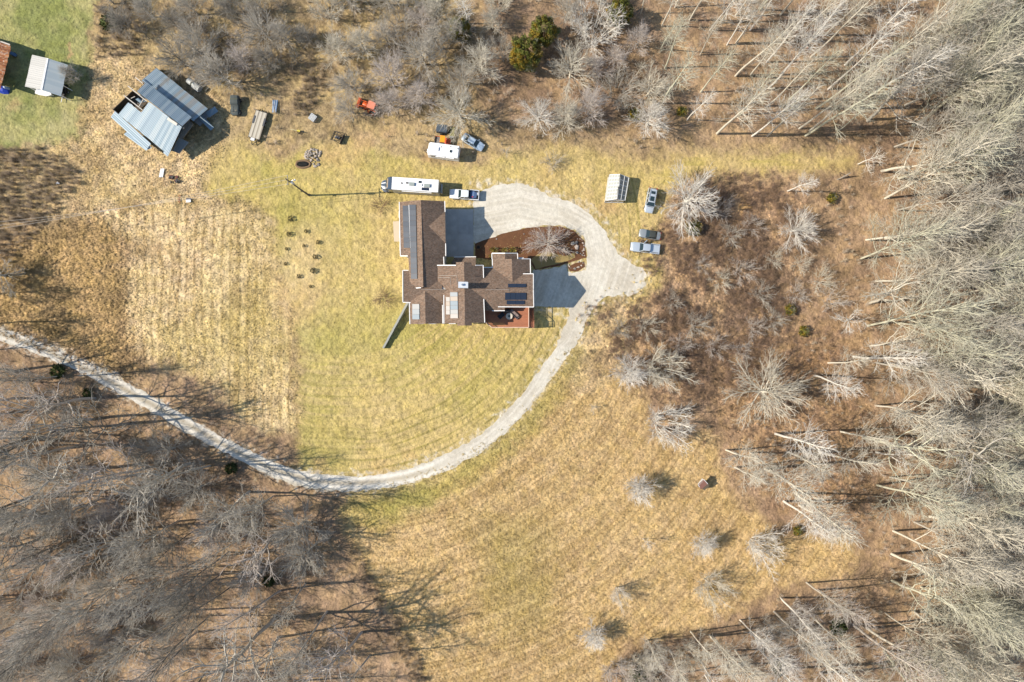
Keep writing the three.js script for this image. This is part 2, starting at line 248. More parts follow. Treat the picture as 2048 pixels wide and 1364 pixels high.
function drape(poly, holes, lift, edge = 1.2, ragged = 0, seed = 1) {      // a sheet laid on the ground inside an outline of survey marks
  const dense = (pl) => { const o = []; for (let k = 0; k < pl.length; k++) { const [x0, y0] = pl[k], [x1, y1] = pl[(k + 1) % pl.length], n = ragged ? Math.max(1, Math.round(Math.hypot(x1 - x0, y1 - y0) / 5)) : 1, L = Math.hypot(x1 - x0, y1 - y0) || 1;
    for (let i = 0; i < n; i++) { const t = i / n, x = mix(x0, x1, t), y = mix(y0, y1, t), r = ragged * (fbm(x * .11 + seed * 17, y * .11, 3) - .5) * 2; const w = G(x - (y1 - y0) / L * r, y + (x1 - x0) / L * r); o.push(new THREE.Vector2(w.x, w.z)); } } return o; };
  const c = dense(poly), hs = (holes || []).map(dense); if (THREE.ShapeUtils.area(c) < 0) c.reverse(); for (const h of hs) if (THREE.ShapeUtils.area(h) > 0) h.reverse();
  const pts = [...c, ...hs.flat()], tr = THREE.ShapeUtils.triangulateShape(c, hs), p = [];
  const rec = (a, b, d, n) => { const ab = a.distanceTo(b), bd = b.distanceTo(d), da = d.distanceTo(a), m = Math.max(ab, bd, da); if (m < edge || n > 14) { for (const q of [a, d, b]) p.push(q.x, ter(q.x) + lift, q.y); return; }
    if (m === ab) { const k = a.clone().add(b).multiplyScalar(.5); rec(a, k, d, n + 1); rec(k, b, d, n + 1); } else if (m === bd) { const k = b.clone().add(d).multiplyScalar(.5); rec(a, b, k, n + 1); rec(a, k, d, n + 1); } else { const k = d.clone().add(a).multiplyScalar(.5); rec(a, b, k, n + 1); rec(k, b, d, n + 1); } };
  for (const [a, b, d] of tr) rec(pts[a], pts[b], pts[d], 0);
  const g = new THREE.BufferGeometry(); g.setAttribute('position', new THREE.Float32BufferAttribute(p, 3)); const uv = []; for (let i = 0; i < p.length; i += 3) uv.push(p[i], p[i + 2]); g.setAttribute('uv', new THREE.Float32BufferAttribute(uv, 2)); g.computeVertexNormals(); return g;
}
// textures shared by several things
const T = {
  concrete: tex(256, 6, (u, v) => { const k = .40 + (fbm(u * 6, v * 6, 4, 6) - .5) * .18 + (hash2(Math.round(u * 256), Math.round(v * 256)) - .5) * .03; return [k, k * .97, k * .92]; }),
  shingle: tex(1024, 10.24, (u, v, i, j) => { const row = Math.floor(j / 16), col = Math.floor((i + row * 37) / 26), k = (.62 + .5 * hash2(col % 40, row)) * (.86 + .28 * fbm(u * 5, v * 9, 3, 0)) + (hash2(i, j) - .5) * .5, edge = j % 16 < 2 ? .72 : 1, w = hash2(col % 20 + 60, row); return [.205 * k * edge, (.132 + .02 * w) * k * edge, (.09 + .025 * w) * k * edge]; }),
  wood: tex(256, 2, (u, v, i, j) => { const pl = Math.floor(j / 18), k = .8 + .35 * hash2(pl, 5) + (fbm(u * 4, v * 60, 3, 0) - .5) * .5; return j % 18 < 1 ? [.05, .045, .04] : [.30 * k, .265 * k, .21 * k]; }),
  deck: tex(256, 2, (u, v, i, j) => { const pl = Math.floor(j / 18), k = .85 + .3 * hash2(pl, 9) + (fbm(u * 5, v * 50, 3, 0) - .5) * .4; return [.35 * k, .135 * k, .07 * k]; }),
  metal: tex(256, 8, (u, v) => { const k = .9 + (fbm(u * 8, v * 8, 4, 8) - .5) * .3; return [k, k, k]; }),
  rust: tex(256, 5, (u, v) => { const a = fbm(u * 6, v * 18, 4, 0), b = fbm(u * 20, v * 20, 2, 20); return mix3(mix3([.26, .085, .025], [.42, .2, .085], clamp01((a - .5) * 4 + .5)), [.5, .42, .34], clamp01((b - .62) * 4)); }),
  mulch: tex(256, 6, (u, v) => { const k = .7 + hash2(Math.round(u * 128), Math.round(v * 128)) * .35 + fbm(u * 8, v * 8, 3, 8) * .3; return [.125 * k, .056 * k, .025 * k]; }),
  bark: tex(128, 2, (u, v) => { const k = .75 + fbm(u * 10, v * 10, 3, 10) * .5; return [k, k, k]; }),
  siding: tex(64, 1, (u, v, i, j) => { const k = j % 10 < 1 ? .6 : 1; return [.52 * k, .5 * k, .45 * k]; }),
};
const M = {
  gravel: new THREE.MeshStandardMaterial({ roughness: 1, side: THREE.DoubleSide, bumpMap: htex(256, 3, (u, v) => fbm(u * 40, v * 40, 3, 40)), bumpScale: .03 }),
  concrete: new THREE.MeshStandardMaterial({ map: T.concrete, roughness: .9, side: THREE.DoubleSide }),
  shingle: new THREE.MeshStandardMaterial({ map: T.shingle, roughness: .95, side: THREE.DoubleSide }),
  wood: new THREE.MeshStandardMaterial({ map: T.wood, roughness: .9, side: THREE.DoubleSide }),
  deck: new THREE.MeshStandardMaterial({ map: T.deck, roughness: .75, side: THREE.DoubleSide }),
  rust: new THREE.MeshStandardMaterial({ map: T.rust, roughness: .8, side: THREE.DoubleSide }),
  mulch: new THREE.MeshStandardMaterial({ map: T.mulch, roughness: 1, side: THREE.DoubleSide, bumpMap: htex(256, 3, (u, v) => fbm(u * 40, v * 40, 2, 40)), bumpScale: .05 }),
  siding: new THREE.MeshStandardMaterial({ map: T.siding, roughness: .8, side: THREE.DoubleSide }),
  white: mat([.72, .73, .74], .45), gutter: mat([.78, .78, .77], .5), glass: pmat([.015, .03, .035], .06, { clearcoat: 1 }), tyre: mat([.02, .02, .02], .9), rim: mat([.5, .5, .52], .35, { metalness: .7 }),
  black: mat([.018, .018, .02], .6), chrome: mat([.6, .6, .6], .25, { metalness: .9 }), lamp: pmat([.7, .72, .74], .1, { clearcoat: 1 }), red: mat([.35, .02, .02], .3),
  panel: pmat([.016, .022, .04], .12, { clearcoat: 1, clearcoatRoughness: .05 }), panelFrame: mat([.45, .47, .5], .4, { metalness: .5 }), stone: mat([.42, .38, .32], .95), greywood: mat([.25, .23, .2], .95), darkwood: mat([.09, .07, .05], .95),
};
// the drive, one sheet of pale gravel from the road to the turning yard
{
  const outline = [[-226, 596], [-120, 622], [0, 654], [46, 668], [92, 684], [138, 704], [184, 726], [230, 750], [276, 778], [322, 803], [368, 830], [414, 856], [460, 881], [507, 905], [553, 926], [590, 940], [637, 949], [712, 953], [762, 949], [812, 939], [862, 922], [912, 899], [962, 869], [1024, 812], [1049, 782], [1074, 749], [1099, 712], [1117, 682], [1130, 655], [1138, 632], [1138, 615], [1099, 613], [1066, 612], [1066, 541], [1100, 539], [1133, 530], [1134, 545], [1174, 541], [1175, 516], [1171, 481], [1149, 459], [1119, 451], [1086, 451], [1049, 457], [1010, 466], [975, 478], [950, 488], [948, 480], [947, 396], [957, 386], [985, 372], [1024, 366], [1046, 367], [1074, 378], [1099, 391], [1134, 403], [1164, 416], [1189, 438], [1209, 461], [1221, 481], [1231, 501], [1244, 513], [1264, 526], [1284, 536], [1293, 551], [1289, 571], [1274, 586], [1256, 592], [1239, 589], [1214, 592], [1194, 604], [1175, 636], [1156, 682], [1124, 729], [1099, 764], [1074, 794], [1049, 827], [1024, 854], [962, 904], [912, 932], [862, 953], [812, 968], [762, 978], [687, 983], [624, 977], [590, 970], [553, 958], [507, 935], [460, 912], [414, 886], [368, 863], [322, 836], [276, 808], [230, 783], [184, 757], [138, 734], [92, 716], [46, 697], [0, 684], [-120, 650], [-226, 624]];
  const centre = [[-226, 610], [-120, 636], [0, 669], [92, 700], [184, 741], [276, 793], [368, 847], [460, 897], [553, 942], [630, 963], [700, 968], [762, 963], [812, 953], [862, 937], [912, 915], [962, 886], [1024, 833], [1074, 771], [1111, 705], [1136, 682], [1158, 634], [1178, 580], [1196, 520], [1180, 455], [1130, 425], [1040, 405], [960, 420]].map(([x, y]) => G(x, y));
  const DW = 1600, DH = 820, dd = new Uint8Array(DW * DH * 4), X0 = -108, X1 = 28, Z0 = -36, Z1 = 34;
  for (let j = 0; j < DH; j++) for (let i = 0; i < DW; i++) {
    const x = mix(X0, X1, (i + .5) / DW), z = mix(Z0, Z1, (j + .5) / DH); let best = 1e9, sd = 0, al = 0, acc = 0;
    for (let s = 0; s + 1 < centre.length; s++) { const a = centre[s], b = centre[s + 1], vx = b.x - a.x, vz = b.z - a.z, L = Math.hypot(vx, vz), t = clamp01(((x - a.x) * vx + (z - a.z) * vz) / (L * L)), dx = x - a.x - t * vx, dz = z - a.z - t * vz, q = dx * dx + dz * dz; if (q < best) { best = q; sd = (vx * dz - vz * dx) / L; al = acc + t * L; } acc += L; }
    const w = (vn(al * .08, 3) - .5) * .5, s1 = Math.abs(Math.abs(sd + w) - .85), track = Math.exp(-s1 * s1 * 7), crown2 = Math.exp(-(sd + w) * (sd + w) * 6), edge = sstep(1.3, 1.7, Math.abs(sd + w)), yard = sstep(112, 122, al);
    const a = fbm(x * .35, z * .35, 3), f = fbm(x * 2.2, z * 2.2, 2), lane = fbm(sd * 2.2 + 40, al * .07, 3), gr = hash2(i, j);
    let c = mix3([.46, .42, .345], [.54, .51, .435], clamp01((a - .5) * 2 + .5)); const west = sstep(112, 60, al);
    c = mix3(c, [.68, .65, .585], track * .8 * (1 - yard) + yard * clamp01((lane - .45) * 2.2)); c = mix3(c, [.30, .245, .165], crown2 * (.5 + .35 * west) * (1 - yard) * clamp01(f * 1.5)); c = mix3(c, [.33, .285, .2], edge * .35 * (1 - yard)); c = mix3(c, [.36, .33, .28], west * .2);
    c = mix3(c, [.34, .29, .19], clamp01((lane - .62) * 3) * yard * .6);
    const k = 1 + (gr - .5) * .22 + (f - .5) * .3, o2 = (j * DW + i) * 4; for (let m = 0; m < 3; m++) dd[o2 + m] = enc(c[m] * k); dd[o2 + 3] = 255;
  }
  const dt = new THREE.DataTexture(dd, DW, DH); dt.colorSpace = THREE.SRGBColorSpace; dt.wrapS = dt.wrapT = THREE.ClampToEdgeWrapping; dt.magFilter = THREE.LinearFilter; dt.repeat.set(1 / (X1 - X0), 1 / (Z1 - Z0)); dt.offset.set(-X0 / (X1 - X0), -Z0 / (Z1 - Z0)); dt.needsUpdate = true;
  M.gravel.map = dt;
  const g = drape(outline, [], .02, 1.4, 4.5, 3), o = new THREE.Mesh(g, M.gravel); o.name = 'gravel_drive'; o.receiveShadow = true; scene.add(o);
  tag(o, 'pale gravel drive curving past the house to a turning yard', 'drive', null, 'structure');
  const bed = new THREE.Mesh(drape([[950, 488], [975, 478], [1010, 466], [1049, 457], [1086, 453], [1119, 453], [1148, 461], [1169, 482], [1173, 516], [1152, 521], [1120, 531], [1070, 540], [1060, 525], [990, 520], [950, 516]], [], .03, 1.4, 1.5, 8), M.mulch); bed.name = 'mulch_bed'; bed.receiveShadow = true; scene.add(bed);
  tag(bed, 'reddish brown mulch bed inside the loop of the drive, north of the house', 'flower bed', null, 'structure');
  const patch = new THREE.Mesh(drape([[1074, 508], [1095, 503], [1130, 512], [1150, 505], [1150, 515], [1120, 528], [1072, 537], [1062, 520]], [], .04, 1.4, 2, 4), mat([.27, .2, .08], 1)); patch.name = 'grass_patch'; patch.receiveShadow = true; scene.add(patch);
  tag(patch, 'small patch of rough grass at the edge of the mulch bed', 'grass', null, 'structure');
  const low = new THREE.Mesh(drape([[1136, 533], [1150, 527], [1168, 523], [1170, 534], [1155, 543], [1140, 543]], [], .035, 1.4, 1, 5), M.mulch); low.name = 'mulch_bed_small'; low.receiveShadow = true; scene.add(low); low.name = numbered('mulch_bed'); low.name = 'mulch_bed_001';
  tag(low, 'small wedge of mulch edged with pale stones beside the parking pad', 'flower bed', null, 'structure');
  const pad = thing('concrete_pad', 'grey concrete apron in front of the garage doors, in four slabs', 'pavement', G(919, 466), 0, null, 'structure');
  const xs = [890.5, 916, 947], ys = [418, 480, 513.5];
  for (let i = 0; i < 2; i++) for (let j = 0; j < 2; j++) { const b = hb(), q = [[xs[i] + .15, ys[j] + .15], [xs[i + 1] - .15, ys[j] + .15], [xs[i + 1] - .15, ys[j + 1] - .15], [xs[i] + .15, ys[j + 1] - .15]].map(([x, y]) => G(x, y, .06)); b.slab(q, .2).build('slab', M.concrete, pad, pad.position); }
  const p2 = hb().slab([[786, 443], [802, 442], [802, 483], [788, 483]].map(([x, y]) => G(x, y, .07)), .2).build('patio_slab', mat([.5, .42, .31], .95), scene); top(p2, 'small tan concrete landing beside the west wall of the garage', 'pavement', null, 'structure');
}
// ---------------------------------------------------------------- the house
const C0 = V(0, H, 0);
function plane3(a, b, c) { const p = A(...a), n = A(...b).sub(p).cross(A(...c).sub(p)).normalize(); return { p, n }; }
function onPlane(pl, px, py, up = 0) { const d = A(px, py, 0).sub(C0), t = pl.n.dot(pl.p.clone().sub(C0)) / pl.n.dot(d); const q = C0.clone().addScaledVector(d, t); q.y += up; return q; }
const houseAt = V(-9, 0, -10);
const house = thing('house', 'sprawling brown shingled house with crossing gables, solar panels and a white chimney', 'house', houseAt);
const roofs = {};
function slope(key, pl3, poly, drop = 0) { const pl = plane3(...pl3); roofs[key] = pl; return hb().slab(poly.map(([x, y]) => onPlane(pl, x, y, -drop)), .16).build('roof_slope', M.shingle, house, houseAt); }
function bodyOf(r0, r1, l0, l1, e0, e1, endIn = .35, sideIn = .4) {      // walls under a gable, set in from the eaves
  const P = [r0, r1, l0, l1, e0, e1].map((q) => A(...q)), b = hb();
  const ax = P[1].clone().sub(P[0]).setY(0).normalize();
  const ring = (R, L, E, s) => { const o = ax.clone().multiplyScalar(s * endIn), q = (W) => { const d = W.clone().sub(R), f = sideIn / Math.hypot(d.x, d.z); return W.clone().addScaledVector(d, -f).add(o); }; const l = q(L), e = q(E), r = R.clone().add(o); l.y -= .22; e.y -= .22; r.y -= .22; return [V(l.x, -2, l.z), l, r, e, V(e.x, -2, e.z)]; };
  b.loft([ring(P[0], P[2], P[4], 1), ring(P[1], P[3], P[5], -1)]).build('wall', M.siding, house, houseAt);
}
const gut = (pts, w = .14) => { for (let i = 0; i + 1 < pts.length; i++) hb().beam(pts[i], pts[i + 1], w, .13).build('gutter', M.gutter, house, houseAt); };
const gp = (key, list, dy = .02) => list.map(([x, y]) => onPlane(roofs[key], x, y, dy));
// garage wing
slope('gw', [[799, 404, 6.1], [801, 511, 6.1], [842, 400, 8.3]], [[799, 404], [842.2, 400], [845, 511.6], [801, 511.6]]);
slope('gw2', [[799, 404, 6.1], [801, 511, 6.1], [842, 400, 8.3]], [[816.5, 511.7], [845, 511.6], [846.6, 574.5], [820, 576.8]]);
slope('ge', [[889, 402.5, 6.1], [891, 575, 6.1], [842, 400, 8.3]], [[842.2, 400], [889, 402.5], [891, 513], [887, 513.4], [888, 574], [846.6, 574.5], [845, 511.6]]);
slope('gn', [[855, 452, 7.6], [891, 452, 7.6], [890, 424, 6.1]], [[853, 452], [890.5, 452], [890, 424], [886, 424]], -.02);
slope('gs', [[855, 452, 7.6], [891, 452, 7.6], [891, 487, 6.0]], [[853, 452], [890.5, 452], [891, 487], [887, 487]], -.02);
bodyOf([842, 400, 8.3], [846.6, 574.5, 8.3], [803, 404, 6.2], [822, 577, 6.9], [889, 402.5, 6.1], [891, 574, 6.1]);
bodyOf([842, 400, 8.3], [845, 511.6, 8.3], [799, 404, 6.1], [801, 511.6, 6.1], [870, 402.5, 7], [870, 511, 7]);
// western cross wing, lower
slope('wn', [[806, 577, 7.8], [915, 579, 7.8], [806, 541, 5.6]], [[806, 577], [884, 578.4], [884, 546], [870, 543], [806, 541]]);
slope('ws', [[806, 577, 7.8], [915, 579, 7.8], [806, 604, 6.1]], [[806, 577], [915, 579.2], [915, 612], [890, 610], [806, 604]]);
bodyOf([806, 577, 7.8], [900, 579, 7.8], [806, 541, 5.6], [900, 543, 5.6], [806, 604, 6.1], [900, 609, 6.1]);
slope('jw', [[850, 580, 7.55], [851, 647, 7.55], [820, 647, 6.05]], [[850, 578.5], [851, 647.5], [820, 648], [819, 600], [826, 600]]);
slope('je', [[850, 580, 7.55], [851, 647, 7.55], [885, 647, 6.0]], [[850, 578.5], [880, 601], [885, 608], [885.3, 647], [851, 647.5]]);
bodyOf([850, 580, 7.55], [851, 647.5, 7.55], [819, 590, 6.05], [820, 648, 6.05], [884, 590, 6], [885.3, 647, 6]);
// great gable through the middle
slope('hw', [[928, 524, 9.2], [930, 651, 9.2], [888, 620, 7.35]], [[928, 524], [930, 651], [914.5, 651.3], [914.5, 646.5], [888.3, 647], [888, 590], [866, 577], [866, 531], [912, 531], [912, 524.5]]);
slope('he', [[928, 524, 9.2], [930, 651, 9.2], [968, 620, 7.35]], [[928, 524], [943, 525], [943, 531], [966, 531], [967, 577], [969, 645], [943.5, 645.5], [943.5, 651], [930, 651]]);
bodyOf([928, 526, 9.2], [930, 648, 9.2], [890, 531, 7.3], [888, 646, 7.35], [966, 531, 7.35], [969, 645, 7.35]);
// eastern wing
slope('mn', [[925, 576.6, 8.6], [1066, 578.5, 8.6], [1066, 548, 6.65]], [[925, 576.6], [1066, 578.5], [1066, 548], [1043, 548], [1043, 540], [986, 535], [925, 535]]);
slope('ms', [[925, 576.6, 8.6], [1066, 578.5, 8.6], [1066, 613.5, 6.4]], [[925, 576.6], [1066, 578.5], [1067, 613.5], [1009.5, 613], [1009.5, 621], [960, 621.5], [925, 618]]);
bodyOf([930, 576.6, 8.6], [1066, 578.5, 8.6], [930, 545, 6.6], [1066, 548, 6.65], [930, 611, 6.5], [1067, 613.5, 6.4]);
slope('fw', [[1023.5, 518, 7.75], [1025, 564, 7.75], [985, 520, 5.9]], [[1023.5, 518], [1025, 566], [985.5, 538], [985, 518.4]]);
slope('fe', [[1023.5, 518, 7.75], [1025, 564, 7.75], [1060, 518, 6.0]], [[1023.5, 518], [1060, 518.3], [1060.5, 549], [1048, 549], [1025, 566]]);
bodyOf([1023.5, 518, 7.75], [1025, 560, 7.75], [985, 518.4, 5.9], [986, 560, 5.9], [1060, 518, 6], [1060, 556, 6]);
slope('fw2', [[1010, 507, 7.1], [1010, 525, 7.1], [984, 507, 5.88]], [[1010, 507], [1010.5, 530], [984.5, 530], [984, 507]], .012);
slope('fe2', [[1010, 507, 7.1], [1010, 525, 7.1], [1034.5, 507, 5.9]], [[1010, 507], [1034.5, 507], [1035, 520], [1010.5, 526]], .012);
bodyOf([1010, 507, 7.1], [1010, 530, 7.1], [984, 507, 5.88], [984.5, 530, 5.88], [1034.5, 507, 5.9], [1035, 530, 5.9]);
// porch roof between garage and middle gable
slope('k', [[909, 514.5, 3.1], [951.5, 514, 3.1], [951, 536, 4.3]], [[909, 514.5], [951.5, 514], [951.5, 536], [899, 536]]);
hb().extr([A(946, 516, 3), A(948.5, 516, 3), A(948.5, 518, 3), A(946, 518, 3)], -.5, 3).build('porch_post', M.gutter, house, houseAt);
for (const l of [['gw', [[798.6, 404], [800.8, 511.6]]], ['gw2', [[801, 512], [816, 512]]], ['gw2', [[820, 577.2], [842, 575.4]]], ['ge', [[889.5, 402.5], [890.2, 424]]], ['ge', [[891.3, 487], [891.5, 512]]], ['ge', [[887.3, 513.5], [888, 531]]], ['wn', [[805.6, 541], [805.7, 577]]], ['wn', [[806, 540.6], [817, 540.8]]], ['ws', [[805.6, 577], [805.8, 604]]], ['ws', [[806, 604.5], [826, 605.2]]], ['jw', [[818.7, 606], [819.8, 648]]], ['je', [[885, 610], [885.6, 647]]], ['hw', [[887.7, 590], [887.9, 647]]], ['hw', [[873, 530.6], [912, 530.6]]], ['he', [[951, 530.6], [966.4, 530.6], [967.2, 556]]], ['he', [[967.5, 598], [969.4, 645]]], ['mn', [[966, 534.8], [986, 534.8]]], ['mn', [[1044, 547.6], [1066.4, 547.6]]], ['mn', [[1066.6, 547.6], [1066.7, 578]]], ['ms', [[1066.6, 579], [1067.4, 613.5]]], ['ms', [[996, 613.6], [1067.4, 614]]], ['ms', [[984, 621.6], [1009.5, 621.4]]], ['fw', [[984.6, 518], [985, 535]]], ['fw2', [[983.6, 507], [984, 518]]], ['fw2', [[984, 506.5], [1010, 506.5]]], ['fe2', [[1010, 506.5], [1035, 506.5], [1035.4, 518]]], ['fe', [[1044, 517.8], [1060.4, 517.8], [1060.9, 548]]], ['k', [[908, 514.1], [952, 513.6]]]]) gut(gp(l[0], l[1]));
{ // chimney with white cap
  const c = A(926.2, 569.5, 11.4), b = hb().box(c.x, 8.9, c.z, 1.6, 4.4, .98, -.02).build('chimney', mat([.55, .52, .47], .85), house, houseAt);
  hb().box(c.x, 11.18, c.z, 1.78, .14, 1.12, -.02).build('chimney_cap', mat([.62, .66, .7], .35, { metalness: .3 }), b, houseAt);
  hb().cyl(V(c.x - .1, 11.25, c.z), V(c.x - .1, 11.6, c.z), .2, .2, 14).build('flue', M.chrome, b, houseAt);
}
// solar panels: every one a plate standing off the shingles
function panels(key, x0, y0, x1, y1, x0b, x1b, n, m, gap = .35, matl = M.panel, name = 'solar_panel', off = .1, along = 'y') {   // corners: (x0,y0)-(x1,y0) and (x0b,y1)-(x1b,y1)
  const pl = roofs[key], up = pl.n.y < 0 ? pl.n.clone().negate() : pl.n;
  const at2 = (u, v) => { const xa = mix(x0, x0b, v), xb = mix(x1, x1b, v); return onPlane(pl, mix(xa, xb, u), mix(y0, y1, v)); };
  for (let i = 0; i < n; i++) for (let j = 0; j < m; j++) {
    const W = Math.abs(x1 - x0) / n, Hh = Math.abs(y1 - y0) / m, gu = gap / W / n / 2, gv = gap / Hh / m / 2;
    const q = [at2(i / n + gu, j / m + gv), at2((i + 1) / n - gu, j / m + gv), at2((i + 1) / n - gu, (j + 1) / m - gv), at2(i / n + gu, (j + 1) / m - gv)].map((p) => p.addScaledVector(up, off));
    const b = hb(), t = q.map((p) => p.clone().addScaledVector(up, .05)); b.prism(t, q).build(name, matl, house, houseAt);
  }
}
const panelGrey = [0, 1, 2].map((k) => pmat([.052 + .008 * k, .062 + .008 * k, .078 + .008 * k], .2, { clearcoat: .7, clearcoatRoughness: .12 }));
const yTop = 411.3, left = 8, stepL = (496 - yTop) / left;
for (let i = 0; i < left; i++) { const y = yTop + i * stepL, f = i / left, g = (i + 1) / left; panels('gw', mix(806, 808.2, f), y, mix(818, 820.6, f), y + stepL, mix(806, 808.2, g), mix(818, 820.6, g), 1, 1, .3, panelGrey[(i * 7) % 3]); }
for (let i = 0; i < 14; i++) { const s = (558 - 409.5) / 14, y = 409.5 + i * s, f = i / 14, g = (i + 1) / 14; panels(y < 505 ? 'gw' : 'gw2', mix(819, 822.8, f), y, mix(832.6, 835.2, f), y + s, mix(819, 822.8, g), mix(832.6, 835.2, g), 1, 1, .3, panelGrey[(i * 5) % 3]); }
{ const pl = roofs.gw, up = pl.n.y < 0 ? pl.n.clone().negate() : pl.n; hb().beam(onPlane(pl, 818.5, 410).addScaledVector(up, .12), onPlane(pl, 821.6, 496).addScaledVector(up, .12), .1, .05).build('panel_rail', M.gutter, house, houseAt); }
panels('mn', 1016, 568.2, 1052, 575.6, 1016, 1052, 2, 1);
panels('ms', 1010, 584.6, 1052.5, 599, 1010, 1052.5, 4, 1);
panels('ms', 1013.2, 600.2, 1049, 608, 1013.2, 1049, 2, 1);
const pale = [[.25, .28, .30], [.30, .31, .31], [.34, .29, .24], [.19, .24, .28], [.36, .34, .32]].map((c) => pmat(c, .6));  // reflection painted in: pale tints stand for mirrored sky and sun glare
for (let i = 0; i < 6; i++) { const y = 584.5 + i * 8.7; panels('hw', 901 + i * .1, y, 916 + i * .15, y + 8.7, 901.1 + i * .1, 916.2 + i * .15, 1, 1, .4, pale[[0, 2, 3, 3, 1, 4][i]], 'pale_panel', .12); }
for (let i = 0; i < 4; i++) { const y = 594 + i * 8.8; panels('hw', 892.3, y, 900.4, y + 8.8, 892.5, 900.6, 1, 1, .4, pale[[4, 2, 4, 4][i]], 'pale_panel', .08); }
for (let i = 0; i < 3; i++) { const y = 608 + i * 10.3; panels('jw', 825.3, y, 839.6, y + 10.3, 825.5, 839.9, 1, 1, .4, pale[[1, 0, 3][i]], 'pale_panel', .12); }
{ // conduit runs, vent pipes
  const run = (key, pts) => { for (let i = 0; i + 1 < pts.length; i++) hb().beam(onPlane(roofs[key], ...pts[i], .06), onPlane(roofs[key], ...pts[i + 1], .06), .05).build('conduit', mat([.3, .28, .26], .6), house, houseAt); };
  run('hw', [[878, 551.2], [914, 551.2], [914.5, 570]]); run('hw', [[876, 555.3], [900.5, 555.3], [902, 571]]); run('ms', [[972, 579.5], [1018, 579], [1018, 584]]); run('ws', [[842, 578.7], [886, 579.2]]);
  for (const [k, x, y] of [['gw', 808.5, 500], ['fe', 1051, 545], ['he', 950, 552], ['mn', 992, 577]]) { const p = onPlane(roofs[k], x, y); hb().cyl(p, V(p.x, p.y + .35, p.z), .06, .06, 8).build('vent_pipe', M.black, house, houseAt); }
}
{ // doors and windows, low on the walls
  for (const y of [428, 458, 488]) { const w = A(886, y, 1.3); hb().box(w.x - .02, 1.15, w.z, .12, 2.3, 2.6).build('garage_door', M.white, house, houseAt); }
  for (const [x, y, ax] of [[905, 645.5, 0], [950, 643, 0], [840, 645.5, 0], [865, 645.5, 0], [1040, 518.4, 0], [1063, 565, 1], [1063, 595, 1], [801.5, 430, 1], [802.5, 470, 1], [803, 495, 1]]) {
    const w = A(x, y, 4.4); const f = hb().box(w.x, 4.4, w.z, ax ? .5 : 1.3, 1.5, ax ? 1.3 : .5).build('window', M.gutter, house, houseAt); hb().box(w.x, 4.4, w.z, ax ? .56 : 1.1, 1.3, ax ? 1.1 : .56).build('pane', M.glass, f, houseAt);
  }
}
